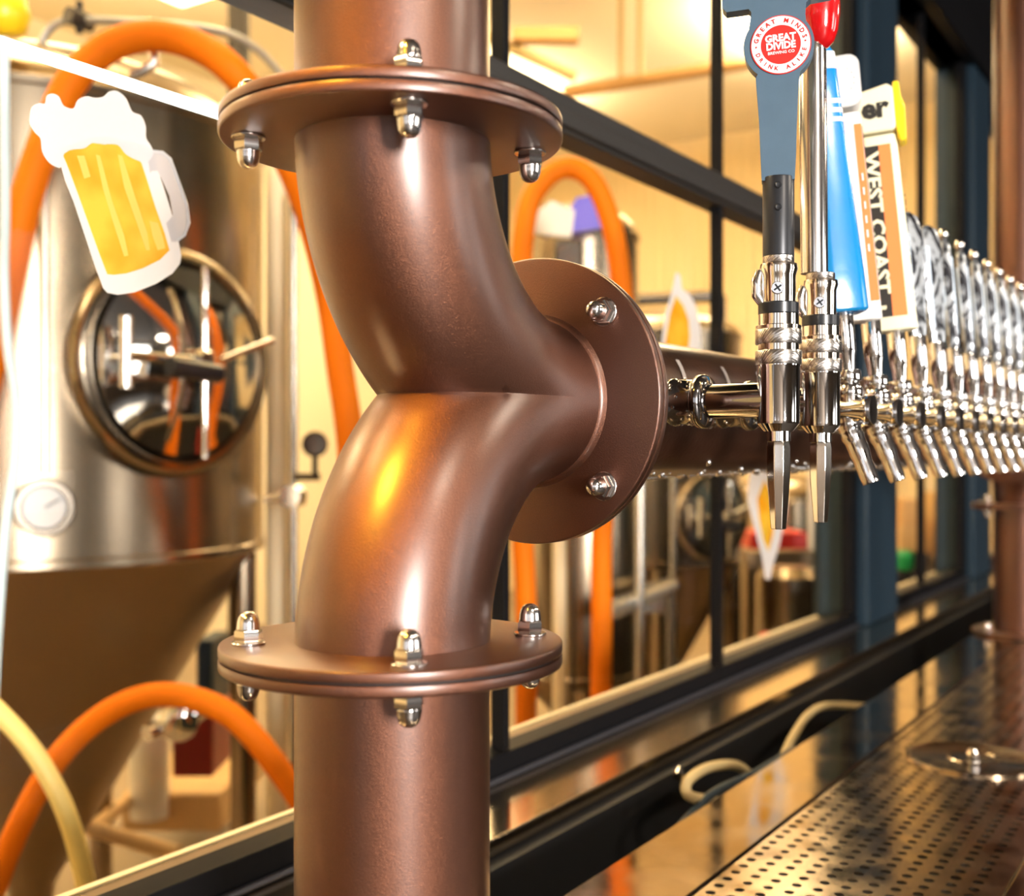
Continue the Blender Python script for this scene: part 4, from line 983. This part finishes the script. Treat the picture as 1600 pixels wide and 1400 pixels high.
# brewery lamps
for x, y in ((-1, 2.6), (1.8, 2.4), (4.6, 2.4), (7.6, 2.6), (.5, 5.2), (4.0, 5.2), (7.6, 5.2)):
    mb = MB(); mb.box((x - .62, y - .17, ZC - .30), (x + .62, y + .17, ZC - .24)); mb.tube([(x, y, ZC - .25), (x, y, ZC)], .006, 8); o = mb.build('hanging_lamp', 'lamp_warm')
    tag(o, 'long warm high bay lamp under the brewery ceiling', 'lamp', 'high bay lamps under the brewery ceiling')
    area('high_bay_light', (x, y, ZC - .32), 1.2, 20, (1, .80, .52), (x, y, 0), .5)
    # added uplight, not part of the lamps, brightening ceiling and upper walls
    area('added_uplight', (x, y, ZC - .22), 1.2, 122, (1, .84, .58), (x, y, ZC), .5)
# taproom pendants over the bar
for i, (x, y) in enumerate(((.2, -.9), (1.4, -.9), (2.6, -.9))):
    mb = MB(); mb.lathe([(0, .10), (.03, .10), (.17, 0), (.165, -.004), (0, .06)], (x, y, 2.45), (0, 0, 1), 40); mb.tube([(x, y, 2.54), (x, y, TZ)], .004, 8)
    o = mb.build('pendant_lamp', 'frame_black'); tag(o, 'black pendant lamp over the drinkers side of the bar', 'lamp', 'pendant lamps over the bar')
    l = bpy.data.lights.new('pendant_light', 'AREA'); l.shape = 'DISK'; l.size = .26; l.energy = 14; l.color = (1, .84, .66)
    lo = bpy.data.objects.new('pendant_light', l); C.objects.link(lo); lo.location = (x, y, 2.44)
# warm amber spot high on the camera's left
sp = bpy.data.lights.new('amber_spot', 'SPOT'); sp.energy = 800; sp.color = (1, .52, .04); sp.spot_size = math.radians(7); sp.spot_blend = .5; sp.shadow_soft_size = .14
so = bpy.data.objects.new('amber_spot', sp); C.objects.link(so); so.location = (-.95, .60, 3.2)
so.rotation_euler = (Vector((NS + .01, NP - .0, MID - .06)) - so.location).to_track_quat('-Z', 'Y').to_euler()

w = bpy.data.worlds.new('world'); bpy.context.scene.world = w; w.use_nodes = True
bg = w.node_tree.nodes['Background']; bg.inputs['Color'].default_value = (.75, .85, 1, 1); bg.inputs['Strength'].default_value = 1.0

# ------------------------------------------------------------------ camera
cam = bpy.data.cameras.new('camera'); co = bpy.data.objects.new('camera', cam); C.objects.link(co)
co.location = (0, 0, EYE); co.rotation_euler = (PI / 2, 0, PHI - PI / 2)
cam.sensor_fit = 'HORIZONTAL'; cam.sensor_width = 36; cam.lens = F / 1600 * 36; cam.shift_y = (CY - 700) / 1600
cam.clip_start = .01; cam.clip_end = 100
cam.dof.use_dof = True; cam.dof.focus_distance = .80; cam.dof.aperture_fstop = 5.4
s = bpy.context.scene; s.camera = co
s.view_settings.view_transform = 'Standard'; s.view_settings.look = 'None'; s.view_settings.exposure = 0.0; s.view_settings.gamma = 1; s.view_settings.use_curve_mapping = False
